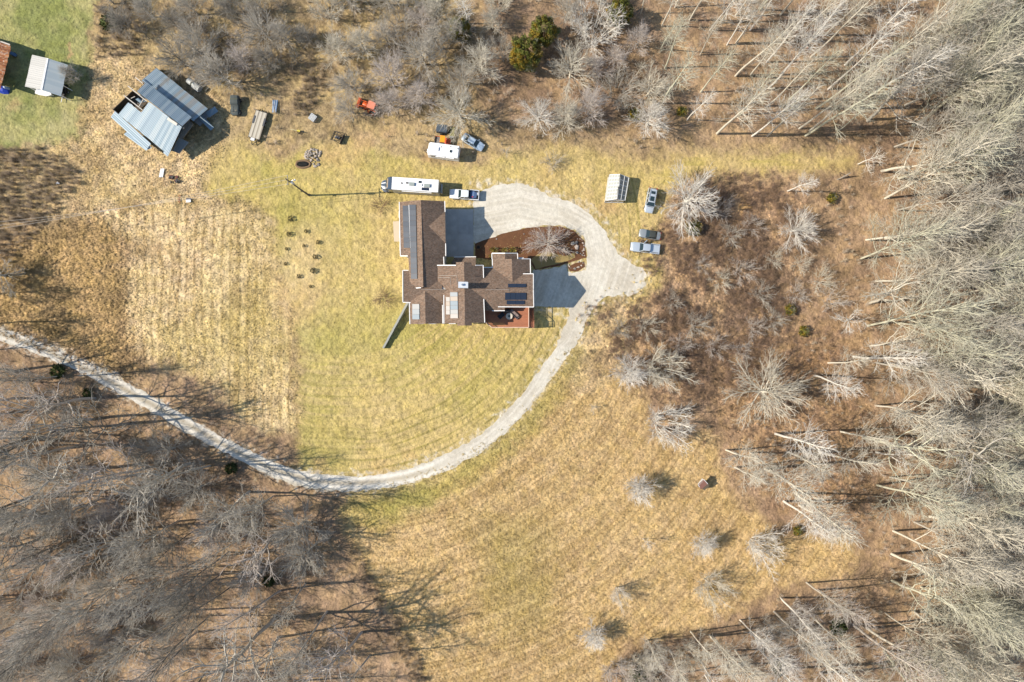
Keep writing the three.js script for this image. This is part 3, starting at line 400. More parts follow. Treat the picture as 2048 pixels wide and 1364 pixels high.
{ // deck with rail and stair
  const D = 2.7, at0 = V(0, 0, -4.5), deck = thing('deck', 'red stained timber deck with rail and stair at the southeast corner of the house', 'deck', at0);
  const rows = hb(); const x0 = A(966, 640, D).x, x1 = A(1057, 640, D).x, zN = A(1000, 606, D).z, zS = A(1000, 655, D).z, cut = A(984, 655, D).x - x0;
  for (let z = zN, k = 0; z < zS; z += .15, k++) { const c = Math.max(0, z - (zS - cut * .82)) / .82; rows.slab([V(x0 + c, D, z), V(x1, D, z), V(x1, D, z + .138), V(x0 + c, D, z + .138)], .04); }
  const bd = rows.build('deck_boards', M.deck, deck, at0); bd.userData.kind = 'stuff';
  const post = mat([.34, .15, .085], .8), N = [[x0, zS - cut * .82], [x0 + cut, zS], [(x0 + cut + x1) / 2 - 1.2, zS], [(x0 + cut + x1) / 2 + 1.4, zS], [x1, zS], [x1, zN + 2.8], [x1, zN + .8]];
  for (const [x, z] of N) hb().box(x, (D + 1 - 2) / 2, z, .13, D + 3, .13).build('post', post, deck, at0);
  for (let i = 0; i + 1 < N.length; i++) { const a = N[i], b = N[i + 1]; for (const [y, w, h] of [[D + 1, .15, .05], [D + .12, .06, .08]]) hb().beam(V(a[0], y, a[1]), V(b[0], y, b[1]), w, h).build('rail', y > D + .9 ? mat([.6, .42, .32], .7) : post, deck, at0);
    const L = Math.hypot(b[0] - a[0], b[1] - a[1]), n = Math.floor(L / .14), bl = hb(); for (let k = 1; k < n; k++) { const t = k / n; bl.box(mix(a[0], b[0], t), D + .55, mix(a[1], b[1], t), .035, .85, .035); } bl.build('balusters', post, deck, at0).userData.kind = 'stuff'; }
  const xr = A(1067.5, 640, 2.2).x; hb().slab([V(x1 + .02, 2.2, zS - 1.15), V(xr, 2.2, zS - 1.15), V(xr, 2.2, zS), V(x1 + .02, 2.2, zS)], .08).build('landing', M.deck, deck, at0);
  for (let k = 0; k < 11; k++) { const y = 1.95 - k * .25, z = zS - 1.2 - k * .27; hb().slab([V(x1 + .1, y, z - .24), V(xr, y, z - .24), V(xr, y, z), V(x1 + .1, y, z)], .045).build('step', M.deck, deck, at0); }
  hb().beam(V(xr, 2.1, zS - 1.1), V(xr, -.7, zS - 4.3), .06, .26).build('stringer', post, deck, at0);
  for (const [a, b] of [[V(xr, 3.1, zS), V(xr, 3.1, zS - 1.15)], [V(xr, 3.1, zS - 1.15), V(xr, .5, zS - 4.2)], [V(x1, 3.1, zS), V(xr, 3.1, zS)]]) hb().beam(a, b, .12, .06).build('rail', post, deck, at0);
  for (const z of [zS, zS - 1.15, zS - 4.2]) hb().box(xr, z === zS - 4.2 ? -.2 : .9, z, .12, z === zS - 4.2 ? 1.8 : 4.4, .12).build('post', post, deck, at0);
  // things on the deck
  const tp = A(1018.3, 632.3, D + .45), t = thing('fire_table', 'round pale stone fire table between the grey deck seats', 'table', V(tp.x, D, tp.z));
  hb().cyl(V(0, 0, 0), V(0, .4, 0), .4, .46, 20).build('base', mat([.3, .28, .25], .9), t); hb().cyl(V(0, .4, 0), V(0, .5, 0), .66, .66, 28).build('table_top', mat([.55, .5, .42], .8), t); hb().cyl(V(0, .5, 0), V(0, .53, 0), .22, .22, 20).build('burner', mat([.08, .1, .09], .7), t);
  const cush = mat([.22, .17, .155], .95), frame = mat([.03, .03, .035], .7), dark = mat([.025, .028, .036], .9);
  const sofa = (nm, label, px, py, ang, n, c) => { const p = A(px, py, D + .4), s = thing(nm, label, 'sofa', V(p.x, D, p.z), ang); const L = n * .68; hb().box(0, .18, 0, L, .3, .8).build('frame', frame, s); hb().box(0, .5, .34, L, .4, .14).build('backrest', frame, s); for (let k = 0; k < n; k++) hb().box((k - (n - 1) / 2) * .68, .4, -.05, .64, .14, .66).build('seat_cushion', c, s); for (const e of [-1, 1]) hb().box(e * (L / 2 - .05), .42, 0, .1, .25, .78).build('armrest', frame, s); return s; };
  sofa('deck_sofa', 'grey cushioned deck sofa in the sun beside the fire table', 1028, 627, -.75, 3, cush);
  sofa('deck_loveseat', 'dark shaded loveseat on the house side of the fire table', 1002.5, 631, Math.PI + .75, 2, dark);
  { const p = A(1034, 634, D + .3), o = thing('ottoman', 'square grey ottoman at the end of the deck sofa', 'ottoman', V(p.x, D, p.z), -.75); hb().box(0, .15, 0, .7, .3, .7).build('base', frame, o); hb().box(0, .37, 0, .66, .14, .66).build('cushion', cush, o); }
  { const p = A(1014, 622, D + .5), o = thing('grill', 'black grill under the eave at the back of the deck', 'grill', V(p.x, D, p.z), .3); hb().box(0, .45, 0, 1, .9, .6).build('cabinet', M.black, o); hb().cyl(V(-.45, .95, 0), V(.45, .95, 0), .3, .3, 14).build('lid', M.black, o); }
}
{ // retaining wall beside the southwest gable, stepping down away from the house
  const w = thing('retaining_wall', 'narrow grey block wall running out from the southwest corner of the house', 'wall', G(793, 652)), N = 5;
  for (let k = 0; k < N; k++) { const p = G(mix(818.5, 768, k / N), mix(606, 696, k / N)), q = G(mix(818.5, 768, (k + 1) / N), mix(606, 696, (k + 1) / N)), h = 1.75 - k * .22; p.y = q.y = h / 2 - .2; hb().beam(p, q, .3, h + .4).build('wall_section', mat([.2, .22, .19], .95), w, w.position); p.y = q.y = h + .04; hb().beam(p, q, .38, .09).build('coping', mat([.3, .31, .28], .9), w, w.position); }
}
// ---------------------------------------------------------------- outbuildings
function bi(q, u, v) { const a = q[0].clone().lerp(q[1], u), b = q[3].clone().lerp(q[2], u); return a.lerp(b, v); }
function ribbed(parent, off, q, n, mats, opt = {}) {   // q: ridge A, ridge B, eave B, eave A; n sheets side by side, each with a raised rib
  const r = rngOf(opt.seed || 5), nrm = q[1].clone().sub(q[0]).cross(q[3].clone().sub(q[0])).normalize(); if (nrm.y < 0) nrm.negate();
  for (let i = 0; i < n; i++) {
    if (opt.skip && opt.skip(i, n)) continue;
    const [v0, v1] = opt.ends ? opt.ends(i / n, r) : [r() * .01, 1 - r() * .012];
    const up = (p, k) => p.addScaledVector(nrm, k), b = hb(), e = .006 * (i % 2) + r() * .006, ribs = opt.ribs || 2;
    for (let k = 0; k < ribs; k++) {
      const u0 = (i + k / ribs) / n, u1 = (i + (k + 1) / ribs) / n, w = (u1 - u0), s = [u0, u0 + w * .18, u0 + w * .34, u0 + w * .52, u1], hh = [.0, .055, .055, 0, 0];
      for (let m = 0; m < 4; m++) b.quad(up(bi(q, s[m], v0), e + hh[m]), up(bi(q, s[m + 1], v0), e + hh[m + 1]), up(bi(q, s[m + 1], v1), e + hh[m + 1]), up(bi(q, s[m], v1), e + hh[m]));
    }
    b.build(opt.name || 'roof_sheet', mats[Math.floor(r() * mats.length)], parent, off);
  }
}
const tin = [[.27, .35, .41], [.31, .39, .445], [.23, .31, .37], [.36, .425, .46]].map((c) => mat(c, .6, { metalness: .1 })), tinBlue = [[.16, .24, .31], [.2, .28, .35], [.23, .31, .37]].map((c) => mat(c, .6, { metalness: .1 })), tinOld = [[.25, .27, .275], [.28, .285, .275], [.3, .35, .38]].map((c) => mat(c, .65, { metalness: .1 }));
{ // old barn under corrugated metal
  const off = G(325, 222), b = thing('barn', 'old barn under blue grey corrugated metal with an open hole in its roof', 'barn', off), B = (x, y, h) => G(x, y, h);
  const S1 = [B(283, 161, 3.5), B(387, 242.5, 3.5), B(416, 217, 2.7), B(313, 135.5, 2.7)];
  ribbed(b, off, S1, 22, tinOld.concat(tin), { seed: 11, ends: (u, r) => [0, 1 - r() * .02] });
  const S2 = [B(295.5, 203, 5.6), B(364, 252.5, 5.6), B(383.5, 234, 4.5), B(292.5, 164, 4.5)];
  const S2b = [B(273.5, 183, 5.6), B(364, 252.5, 5.6), B(383.5, 234, 4.5), B(292.5, 164, 4.5)];
  ribbed(b, off, S2b, 18, tin, { seed: 12 });
  const S3 = [B(273.5, 184, 5.58), B(363.5, 253.5, 5.58), B(336, 312, 2.9), B(235, 230.5, 2.9)];
  ribbed(b, off, S3, 22, tin, { seed: 13, ends: (u, r) => [u < .26 ? .42 + r() * .03 : r() * .01, (u > .9 ? 1.02 : u > .7 ? .97 : .96) - r() * .01] });
  ribbed(b, off, [B(230, 222, 2.6), B(301.5, 289.5, 2.6), B(294, 296, 2.2), B(221.5, 234, 2.2)].reverse(), 1, [tinBlue[2]], { seed: 3, ribs: 1 });
  for (let k = 0; k < 4; k++) { const f = (a) => [mix(a[0][0], a[1][0], k / 4), mix(a[0][1], a[1][1], k / 4)], g = (a) => [mix(a[0][0], a[1][0], (k + 1) / 4), mix(a[0][1], a[1][1], (k + 1) / 4)], L = [[230, 222], [222, 234.4]], R = [[302.5, 287.5], [293.5, 299.5]]; ribbed(b, off, [B(...f(L), 2.75 - k * .12), B(...g(L), 2.75 - k * .12 - .08), B(...g(R), 2.65 - k * .12 - .08), B(...f(R), 2.65 - k * .12)], 1, [tin[k % 3]], { seed: 20 + k, ribs: 1 }); }
  for (let k = 0; k < 3; k++) { const L = [[254.5, 262], [247.5, 268.5]], R = [[305, 295.5], [292.5, 301.5]], f = (a, t) => [mix(a[0][0], a[1][0], t), mix(a[0][1], a[1][1], t)]; ribbed(b, off, [B(...f(L, k / 3), 2.2 - k * .1), B(...f(L, (k + 1) / 3), 2.1 - k * .1), B(...f(R, (k + 1) / 3), 2.1 - k * .1), B(...f(R, k / 3), 2.2 - k * .1)], 1, [tinBlue[2 - k % 2]], { seed: 30 + k, ribs: 1 }); }
  ribbed(b, off, [B(357.5, 274.5, 2.5), B(378, 284.5, 2.3), B(359, 307.5, 1.6), B(344, 302, 1.8)], 8, tinOld, { seed: 41 });
  const wk = [[363, 254], [379, 240.5], [386.5, 248.5], [364.5, 278.5], [355, 273.5]].map(([x, y]) => B(x, y, 2.1)); hb().slab(wk, .1).build('plank_roof', M.greywood, b, off);
  for (let k = 0; k < 7; k++) { const p = B(mix(364, 380, k / 6), mix(256, 241, k / 6), 2.18), q = B(mix(355.5, 386, k / 6) , mix(275, 249.5, k / 6), 2.18); hb().beam(p, q, .02, .1).build('plank', k % 2 ? M.greywood : mat([.2, .185, .165], .95), b, off); }
  const fl = [[388, 243], [415, 219], [420, 228], [400, 252]].map(([x, y]) => B(x, y, .9)); hb().slab(fl, .12).build('loading_platform', mat([.2, .22, .24], .9), b, off);
  for (const [x, y, a, L, W] of [[412, 245, -.8, 3.6, .9], [424, 224, .6, 2.2, 1.2], [408, 238, -.75, 2.4, .5]]) { const c = B(x, y, 1); hb().box(c.x, 1 + ter(c.x), c.z, L, .08, W, a).build('loose_sheet', tinBlue[1], b, off); }
  // walls, floor beams seen through the hole, white posts
  const W = (pts, h) => { for (let i = 0; i + 1 < pts.length; i++) { const p = B(...pts[i], 0), q = B(...pts[i + 1], 0); p.y = q.y = h / 2; hb().beam(p, q, .1, h).build('wall', M.darkwood, b, off); } };
  W([[277, 190], [238, 226], [330, 302], [358, 262], [384, 240]], 2.8); W([[289, 168], [380, 238]], 3.4); W([[318, 140], [411, 219], [386, 243]], 2.5);
  hb().slab([[276, 190], [252, 200], [274, 224], [294, 206]].map(([x, y]) => B(x, y, .3)), .1).build('floor', M.darkwood, b, off);
  const beamW = mat([.5, .47, .42], .9);
  for (const [x0, y0, x1, y1, h, w] of [[271, 155, 286, 167, 4.4, .16], [256, 172, 294, 203, 5.4, .17], [248, 191, 285, 220, 4.2, .17], [287, 198, 277, 215, 4.6, .12], [262, 197, 270, 193, 3, .12], [275, 206, 287, 212, 3.4, .1]]) hb().beam(B(x0, y0, h), B(x1, y1, h), w, w).build('rafter', beamW, b, off);
  hb().slab([[270, 198], [277, 196], [291, 203], [280, 206]].map(([x, y]) => B(x, y, 2.6)), .04).build('fallen_sheet', tinBlue[0], b, off);
  for (const [x, y] of [[340, 240], [349, 246]]) { const c = B(x, y, 5.7); hb().box(c.x, c.y, c.z, 1.1, .05, .5, -.62).build('ridge_patch', mat([.62, .58, .5], .8), b, off); }
  { const c = B(366, 255, 5.2); hb().beam(c, B(367.8, 256.6, 5.2), .14, .14).build('beam_end', beamW, b, off); }
}
{ // white metal shed with the ribbed east slope
  const off = G(98, 152), b = thing('metal_shed', 'open white metal shed with a gable roof on the green grass', 'shed', off), R = 4.0, E = 2.9;
  const r0 = G(95.5, 116.5, R), r1 = G(83, 180, R), wl0 = G(64, 109.5, E), wl1 = G(50, 173, E), el0 = G(136, 129.5, E), el1 = G(122.5, 192.6, E);
  ribbed(b, off, [r1, r0, wl0, wl1], 16, [mat([.40, .40, .385], .55), mat([.43, .43, .415], .55)], { seed: 6, ribs: 1 });
  ribbed(b, off, [r0, r1, el1, el0], 16, [mat([.42, .47, .49], .55), mat([.37, .43, .46], .55)], { seed: 7, ribs: 2 });
  hb().beam(r0, r1, .3, .06).build('ridge_cap', M.white, b, off);
  const dn = (p, t) => V(mix(p.x, off.x, .06), p.y - .1, mix(p.z, off.z, .06));
  for (const [a, c] of [[wl0, wl1], [el0, el1]]) for (let k = 0; k < 4; k++) { const p = dn(a).lerp(dn(c), k / 3); hb().box(p.x, off.y + E / 2 - .15, p.z, .12, E, .12).build('post', M.gutter, b, off); }
  hb().extr([dn(wl0), dn(r0), dn(el0), dn(el0).add(V(0, 0, .08)), dn(r0).add(V(0, 0, .08)), dn(wl0).add(V(0, 0, .08))], off.y, off.y + 2.6).build('back_wall', M.white, b, off);
}
{ // rusty roofed shed at the edge of the view
  const off = G(-14, 132), b = thing('rusty_shed', 'shed with a rusty orange corrugated roof beside the white shed', 'shed', off);
  const q = [G(-52, 68, 4.6), G(-70, 158, 4.6), G(1, 178, 3.4), G(22.5, 92, 3.4)], rr = [.34, .42, .28].map((k) => { const m = M.rust.clone(); m.color.setRGB(k * 2.6, k * 2.4, k * 2.3); return m; });
  ribbed(b, off, q, 15, rr, { seed: 9, ribs: 1, ends: (u, r) => [0, 1 + (r() - .5) * .03] });
  const q2 = [G(-52, 68, 4.58), G(-70, 158, 4.58), G(-150, 135, 3.4), G(-130, 45, 3.4)]; ribbed(b, off, q2, 12, rr, { seed: 10, ribs: 1 });
  hb().beam(G(1, 83, 3.5), G(20, 89.5, 3.5), .25, .1).build('rake_board', mat([.5, .45, .4], .8), b, off);
  hb().extr([G(15, 94), G(-4, 172), G(-140, 140), G(-122, 52)], off.y - .2, off.y + 3.1).build('wall', M.darkwood, b, off);
}
{ // greenhouse: white frame, clear walls
  const off = G(1232, 381), g = thing('greenhouse', 'small white framed greenhouse with a grid of clear roof panes', 'greenhouse', off), fr = mat([.6, .6, .58], .6), pane = pmat([.72, .74, .70], .3, { transmission: .6, thickness: 0, ior: 1.4 }), paneE = pmat([.5, .5, .45], .4, { transmission: .55, thickness: 0 });
  const E = 2.1, R = 3.5; const b = [G(1216.5, 354.5), G(1253.5, 361), G(1246, 405.5), G(1209.5, 405)], e = b.map((p) => V(p.x, off.y + E, p.z)), r0 = b[0].clone().lerp(b[1], .5).setY(off.y + R), r1 = b[3].clone().lerp(b[2], .5).setY(off.y + R);
  const roofSide = (ra, rb, eb, ea, m, n, k) => { const q = [ra, rb, eb, ea]; for (let i = 0; i < n; i++) for (let j = 0; j < k; j++) hb().plate(bi(q, i / n, j / k), bi(q, (i + 1) / n, j / k), bi(q, (i + 1) / n, (j + 1) / k), bi(q, i / n, (j + 1) / k), .01).build('roof_pane', m, g, off);
    for (let i = 0; i <= n; i++) hb().beam(bi(q, i / n, 0), bi(q, i / n, 1), .13, .07).build('rafter', fr, g, off); for (let j = 0; j <= k; j++) hb().beam(bi(q, 0, j / k), bi(q, 1, j / k), j === 0 || j === k ? .2 : .12, .075).build('purlin', fr, g, off); };
  roofSide(r0, r1, e[3], e[0], pane, 7, 4); roofSide(r1, r0, e[1], e[2], paneE, 5, 2);
  for (const [i, j] of [[0, 1], [1, 2], [2, 3], [3, 0]]) { hb().plate(b[i], b[j], e[j], e[i], .01).build('wall_pane', paneE, g, off); for (const t of [0, .33, .66, 1]) hb().beam(b[i].clone().lerp(b[j], t), e[i].clone().lerp(e[j], t), .1).build('stud', fr, g, off); hb().beam(e[i], e[j], .12).build('wall_plate', fr, g, off); const u = b[i].clone(), v = b[j].clone(); u.y += .2; v.y += .2; hb().beam(u, v, .16, .3).build('sill', fr, g, off); }
  for (const [i, j, r] of [[0, 1, r0], [3, 2, r1]]) hb().tri(e[i], e[j], r).build('gable_pane', paneE, g, off);
  for (const k of [.25, .75]) { const q = [b[0], b[1], b[2], b[3]], p0 = bi(q, k, .1), p1 = bi(q, k, .9); p0.y = p1.y = off.y + .7; hb().beam(p0, p1, .9, .08).build('bench', M.greywood, g, off); }
}
{ // small brown roofed hut in the meadow
  const off = G(1406, 966.5), b = thing('meadow_hut', 'tiny hut with a brown red roof alone in the golden meadow', 'shed', off);
  const r = (x, y, h) => G(x, y, h), rA = r(1398.5, 965, 2.6), rB = r(1408, 957.5, 2.6);
  hb().slab([r(1395.6, 967.5, 1.95), r(1398, 970.3, 2.45), r(1408.8, 960.2, 2.45), r(1404.6, 956.6, 1.95)], .06).build('roof_slope', mat([.45, .44, .42], .7), b, off);
  hb().slab([r(1396.6, 969, 2.45), r(1407.5, 958.8, 2.5), r(1415.6, 968, 2.0), r(1402, 979.5, 1.95)], .07).build('roof_slope', mat([.26, .125, .095], .7), b, off);
  hb().beam(r(1407.5, 958.8, 2.52), r(1415.6, 968, 2.02), .1, .08).build('rake_board', M.gutter, b, off); hb().beam(r(1396.2, 969, 2.47), r(1399, 974, 2.2), .1, .08).build('rake_board', M.gutter, b, off);
  hb().extr([r(1398, 968.5), r(1406.5, 960.5), r(1413, 967.5), r(1403, 976.5)], off.y - .4, off.y + 1.95).build('wall', M.darkwood, b, off);
}
// ---------------------------------------------------------------- vehicles (local axes: x forward, y up, z to the driver's far side)
function shell(st) { return hb().loft(st.map(([x, w, yb, yt, cr = .03]) => { const h = yt - yb; return [[-w * .9, yb], [-w, yb + h * .25], [-w, yb + h * .62], [-w * .95, yb + h * .9], [-w * .78, yt], [-w * .4, yt + cr], [0, yt + cr * 1.2], [w * .4, yt + cr], [w * .78, yt], [w * .95, yb + h * .9], [w, yb + h * .62], [w, yb + h * .25], [w * .9, yb]].map(([z, y]) => V(x, y, z)); })); }
function wheels(g, list, r, hw, w = .22, steel = M.rim) { for (const [x, s] of list.flatMap((x) => [[x, -1], [x, 1]])) { const z = s * (hw - w / 2), t = hb().cyl(V(x, r, z - w / 2), V(x, r, z + w / 2), r, r, 18).build('wheel', M.tyre, g); hb().cyl(V(x, r, z + s * w * .3), V(x, r, z + s * (w / 2 + .01)), r * .6, r * .55, 14).build('rim', steel, t); } }
function inset(q, k) { const m = q.reduce((s, p) => s.add(p), V(0, 0, 0)).multiplyScalar(.25); return q.map((p) => p.clone().lerp(m, k)); }
function cabin(g, c, paint, glass = M.glass) {      // c: belt height, roof height, x of windscreen foot/top, rear top/foot, half widths
  const { yb, yr, x0, x1, x2, x3, wb, wr } = c, b = [V(x0, yb, -wb), V(x0, yb, wb), V(x3, yb, wb), V(x3, yb, -wb)], r = [V(x1, yr, -wr), V(x1, yr, wr), V(x2, yr, wr), V(x2, yr, -wr)];
  const core = hb(); core.quad(b[0], b[1], r[1], r[0]).quad(b[1], b[2], r[2], r[1]).quad(b[2], b[3], r[3], r[2]).quad(b[3], b[0], r[0], r[3]); core.build('pillars', paint, g);
  const k = 5, roof = []; for (let i = 0; i <= k; i++) { const t = i / k, x = mix(x1 + .06, x2 - .06, t), bow = Math.sin(t * Math.PI) * .03, e = i === 0 || i === k ? .94 : 1; roof.push([[-wr * e, yr - .02], [-wr * .93 * e, yr + .035 + bow], [-wr * .5, yr + .06 + bow], [0, yr + .07 + bow], [wr * .5, yr + .06 + bow], [wr * .93 * e, yr + .035 + bow], [wr * e, yr - .02]].map(([z, y]) => V(x, y, z))); }
  hb().loft(roof).build('roof_panel', paint, g, null, 1);
  const pane = (nm, q) => hb().plate(...q, .012).build(nm, glass, g);
  pane('windscreen', inset([b[1], b[0], r[0], r[1]].map((p) => p.clone()), .09)); pane('rear_window', inset([b[3], b[2], r[2], r[3]], .12));
  const n = c.doors || 2; for (let i = 0; i < n; i++) { const a = i / n, d = (i + 1) / n, e = (u, q0, q1) => q0.clone().lerp(q1, u); pane('side_window', inset([e(d, b[1], b[2]), e(a, b[1], b[2]), e(a, r[1], r[2]), e(d, r[1], r[2])].reverse(), .16)); pane('side_window', inset([e(a, b[0], b[3]), e(d, b[0], b[3]), e(d, r[0], r[3]), e(a, r[0], r[3])].reverse(), .16)); }
  return { b, r };
}
function lamps(g, xf, yf, wf, xr, yr2, wr2) { for (const s of [-1, 1]) { hb().box(xf, yf, s * wf, .12, .14, .34, s * .35).build('headlight', M.lamp, g); hb().box(xr, yr2, s * wr2, .1, .2, .28).build('tail_light', M.red, g); } }
function mirrors(g, x, y, w, paint) { for (const s of [-1, 1]) hb().box(x, y, s * (w + .1), .12, .14, .2).build('mirror', paint, g); }
function park(name, label, cat, px, py, deg, group) { const g = thing(name, label, cat, G(px, py), 0, group); return lieOn(g, -deg * Math.PI / 180); }
const silver = pmat([.52, .58, .64], .28, { metalness: .35, clearcoat: 1, clearcoatRoughness: .08 }), paleBlue = pmat([.46, .57, .68], .28, { metalness: .3, clearcoat: 1, clearcoatRoughness: .08 }), whiteP = pmat([.66, .70, .74], .3, { clearcoat: 1, clearcoatRoughness: .08 }), gunmetal = pmat([.30, .33, .34], .28, { metalness: .4, clearcoat: 1 });
function sedan(g, paint, roofPaint = paint) {
  shell([[-2.38, .62, .38, .82], [-2.25, .8, .28, .95], [-1.7, .9, .25, 1.0], [-.6, .92, .24, .98], [.6, .92, .24, .96], [1.5, .9, .25, .9], [2.1, .82, .27, .78], [2.35, .6, .34, .62]]).build('body', paint, g, null, 1);
  const c = { yb: .95, yr: 1.42, x0: 1.15, x1: .35, x2: -.95, x3: -1.75, wb: .82, wr: .6 }; cabin(g, c, roofPaint); wheels(g, [1.42, -1.4], .33, .92); lamps(g, 2.2, .66, .58, -2.3, .78, .6); mirrors(g, .85, 1.0, .86, paint); hb().box(0, .3, 0, 4.2, .14, 1.5).build('underbody', M.black, g);
}
{ const g = park('sedan', 'silver blue sedan parked at a slant beside the travel trailer', 'car', 946.5, 286.5, 31); sedan(g, paleBlue); }
{ const g = park('soft_top_car', 'small grey car with a dark top parked between the long car and the silver pickup', 'car', 1298, 470, 9); g.userData.label = 'small grey car with a black soft top next to the covered silver pickup';
  g.rotateY(Math.PI); shell([[-2.2, .6, .36, .8], [-2.05, .8, .27, .92], [-1.4, .9, .24, .98], [-.4, .9, .23, .96], [.6, .9, .23, .94], [1.4, .88, .24, .9], [2.0, .8, .27, .76], [2.22, .55, .34, .6]]).build('body', gunmetal, g, null, 1);
  const soft = mat([.035, .042, .04], .8); cabin(g, { yb: .93, yr: 1.3, x0: .85, x1: .15, x2: -.9, x3: -1.45, wb: .8, wr: .66 }, soft); wheels(g, [1.35, -1.3], .32, .9); lamps(g, 2.05, .64, .55, -2.15, .78, .6); mirrors(g, .62, .98, .86, M.black); hb().box(0, .3, 0, 4, .14, 1.5).build('underbody', M.black, g); hb().box(.95, .96, 0, .1, .04, 1.55).build('screen_surround', gunmetal, g); }
{ const g = park('silver_estate', 'silver sport utility car with two dark roof panels parked beside the greenhouse', 'car', 1299.5, 402.5, 101);
  shell([[-2.5, .78, .4, 1.0], [-2.35, .92, .32, 1.12], [-1.5, .98, .3, 1.15], [0, .98, .3, 1.12], [1.2, .97, .3, 1.1], [2.0, .94, .32, 1.02], [2.42, .8, .36, .86], [2.55, .6, .42, .7]]).build('body', silver, g, null, 1);
  cabin(g, { yb: 1.1, yr: 1.76, x0: 1.25, x1: .55, x2: -2.0, x3: -2.4, wb: .9, wr: .72, doors: 3 }, silver); wheels(g, [1.55, -1.5], .37, .98, .25); lamps(g, 2.42, .78, .62, -2.48, 1.05, .75); mirrors(g, .95, 1.2, .94, silver);
  hb().box(-.1, 1.875, .02, .95, .03, .84).build('sunroof', M.glass, g); hb().box(-1.35, 1.865, .02, .58, .03, .84).build('sunroof', M.glass, g); for (const s of [-1, 1]) hb().box(-.7, 1.9, s * .62, 2.3, .05, .05).build('roof_rail', M.chrome, g); hb().box(0, .36, 0, 4.6, .14, 1.6).build('underbody', M.black, g); hb().box(1.36, 1.13, 0, .1, .03, 1.1).build('cowl', M.black, g); }
function pickup(g, paint, cover) {
  shell([[.55, .98, .45, 1.15], [1.3, .98, .42, 1.16], [2.3, .95, .42, 1.12], [2.72, .86, .44, 1.02], [2.86, .7, .5, .86]]).build('hood', paint, g, null, 1);
  shell([[-1.05, .98, .42, 1.16], [.0, .98, .42, 1.16], [.62, .98, .42, 1.16]]).build('cab_body', paint, g, null, 1);
  cabin(g, { yb: 1.14, yr: 1.78, x0: 1.15, x1: .5, x2: -.85, x3: -1.0, wb: .9, wr: .72 }, paint);
  for (const s of [-1, 1]) { hb().box(-1.98, .85, s * .93, 1.82, .7, .12).build('bed_side', paint, g); } hb().box(-2.9, .85, 0, .1, .7, 1.98).build('tailgate', paint, g); hb().box(-1.98, .58, 0, 1.8, .08, 1.76).build('bed_floor', M.black, g); hb().box(-1.1, .9, 0, .05, .6, 1.76).build('bed_front', paint, g);
  if (cover) hb().slab([V(-2.92, 1.25, -.94), V(-1.1, 1.25, -.94), V(-1.1, 1.25, .94), V(-2.92, 1.25, .94)], .06).build('bed_cover', paint, g);
  wheels(g, [1.85, -1.95], .4, 1.0, .27); lamps(g, 2.76, .84, .68, -2.94, .95, .82); mirrors(g, .95, 1.3, .98, M.black); hb().box(0, .5, 0, 5.2, .16, 1.4).build('underbody', M.black, g); hb().box(2.9, .55, 0, .12, .16, 1.7).build('bumper', M.chrome, g);
}
{ const g = park('pickup', 'silver crew cab pickup with its bed covered, by the brushy scrub', 'pickup', 1287.5, 497, 186); pickup(g, silver, true); hb().box(-2, 1.27, .8, 1.5, .03, .1).build('cover_rail', M.black, g); hb().box(-2, 1.27, -.8, 1.5, .03, .1).build('cover_rail', M.black, g);
  hb().beam(V(.3, 1.1, .95), V(-.2, 1.12, 1.55), .1, .5).build('open_door', paleBlue, g); }
{ const g = park('pickup', 'white pickup with blue covered cargo in its open bed, parked behind the motorhome', 'pickup', 929, 391, 183.5); pickup(g, whiteP, false);
  const tarp = mat([.09, .15, .28], .6); hb().loft([[-2.45, 1.1, .6], [-2.0, 1.28, .75], [-1.5, 1.25, .78], [-1.2, 1.12, .7]].map(([x, y, w]) => [[-w, .62], [-w * .9, y - .1], [0, y], [w * .9, y - .08], [w, .62]].map(([z, q]) => V(x, q, z)))).build('tarped_cargo', tarp, g); hb().box(-1.7, 1.3, -.45, .22, .12, .22, .5).build('red_bundle', mat([.4, .03, .06], .7), g); hb().box(-2.6, .75, .3, .3, .3, .5).build('white_crate', M.white, g); hb().box(-1.08, 1.35, 0, .08, .5, 1.8).build('headache_rack', M.black, g); }
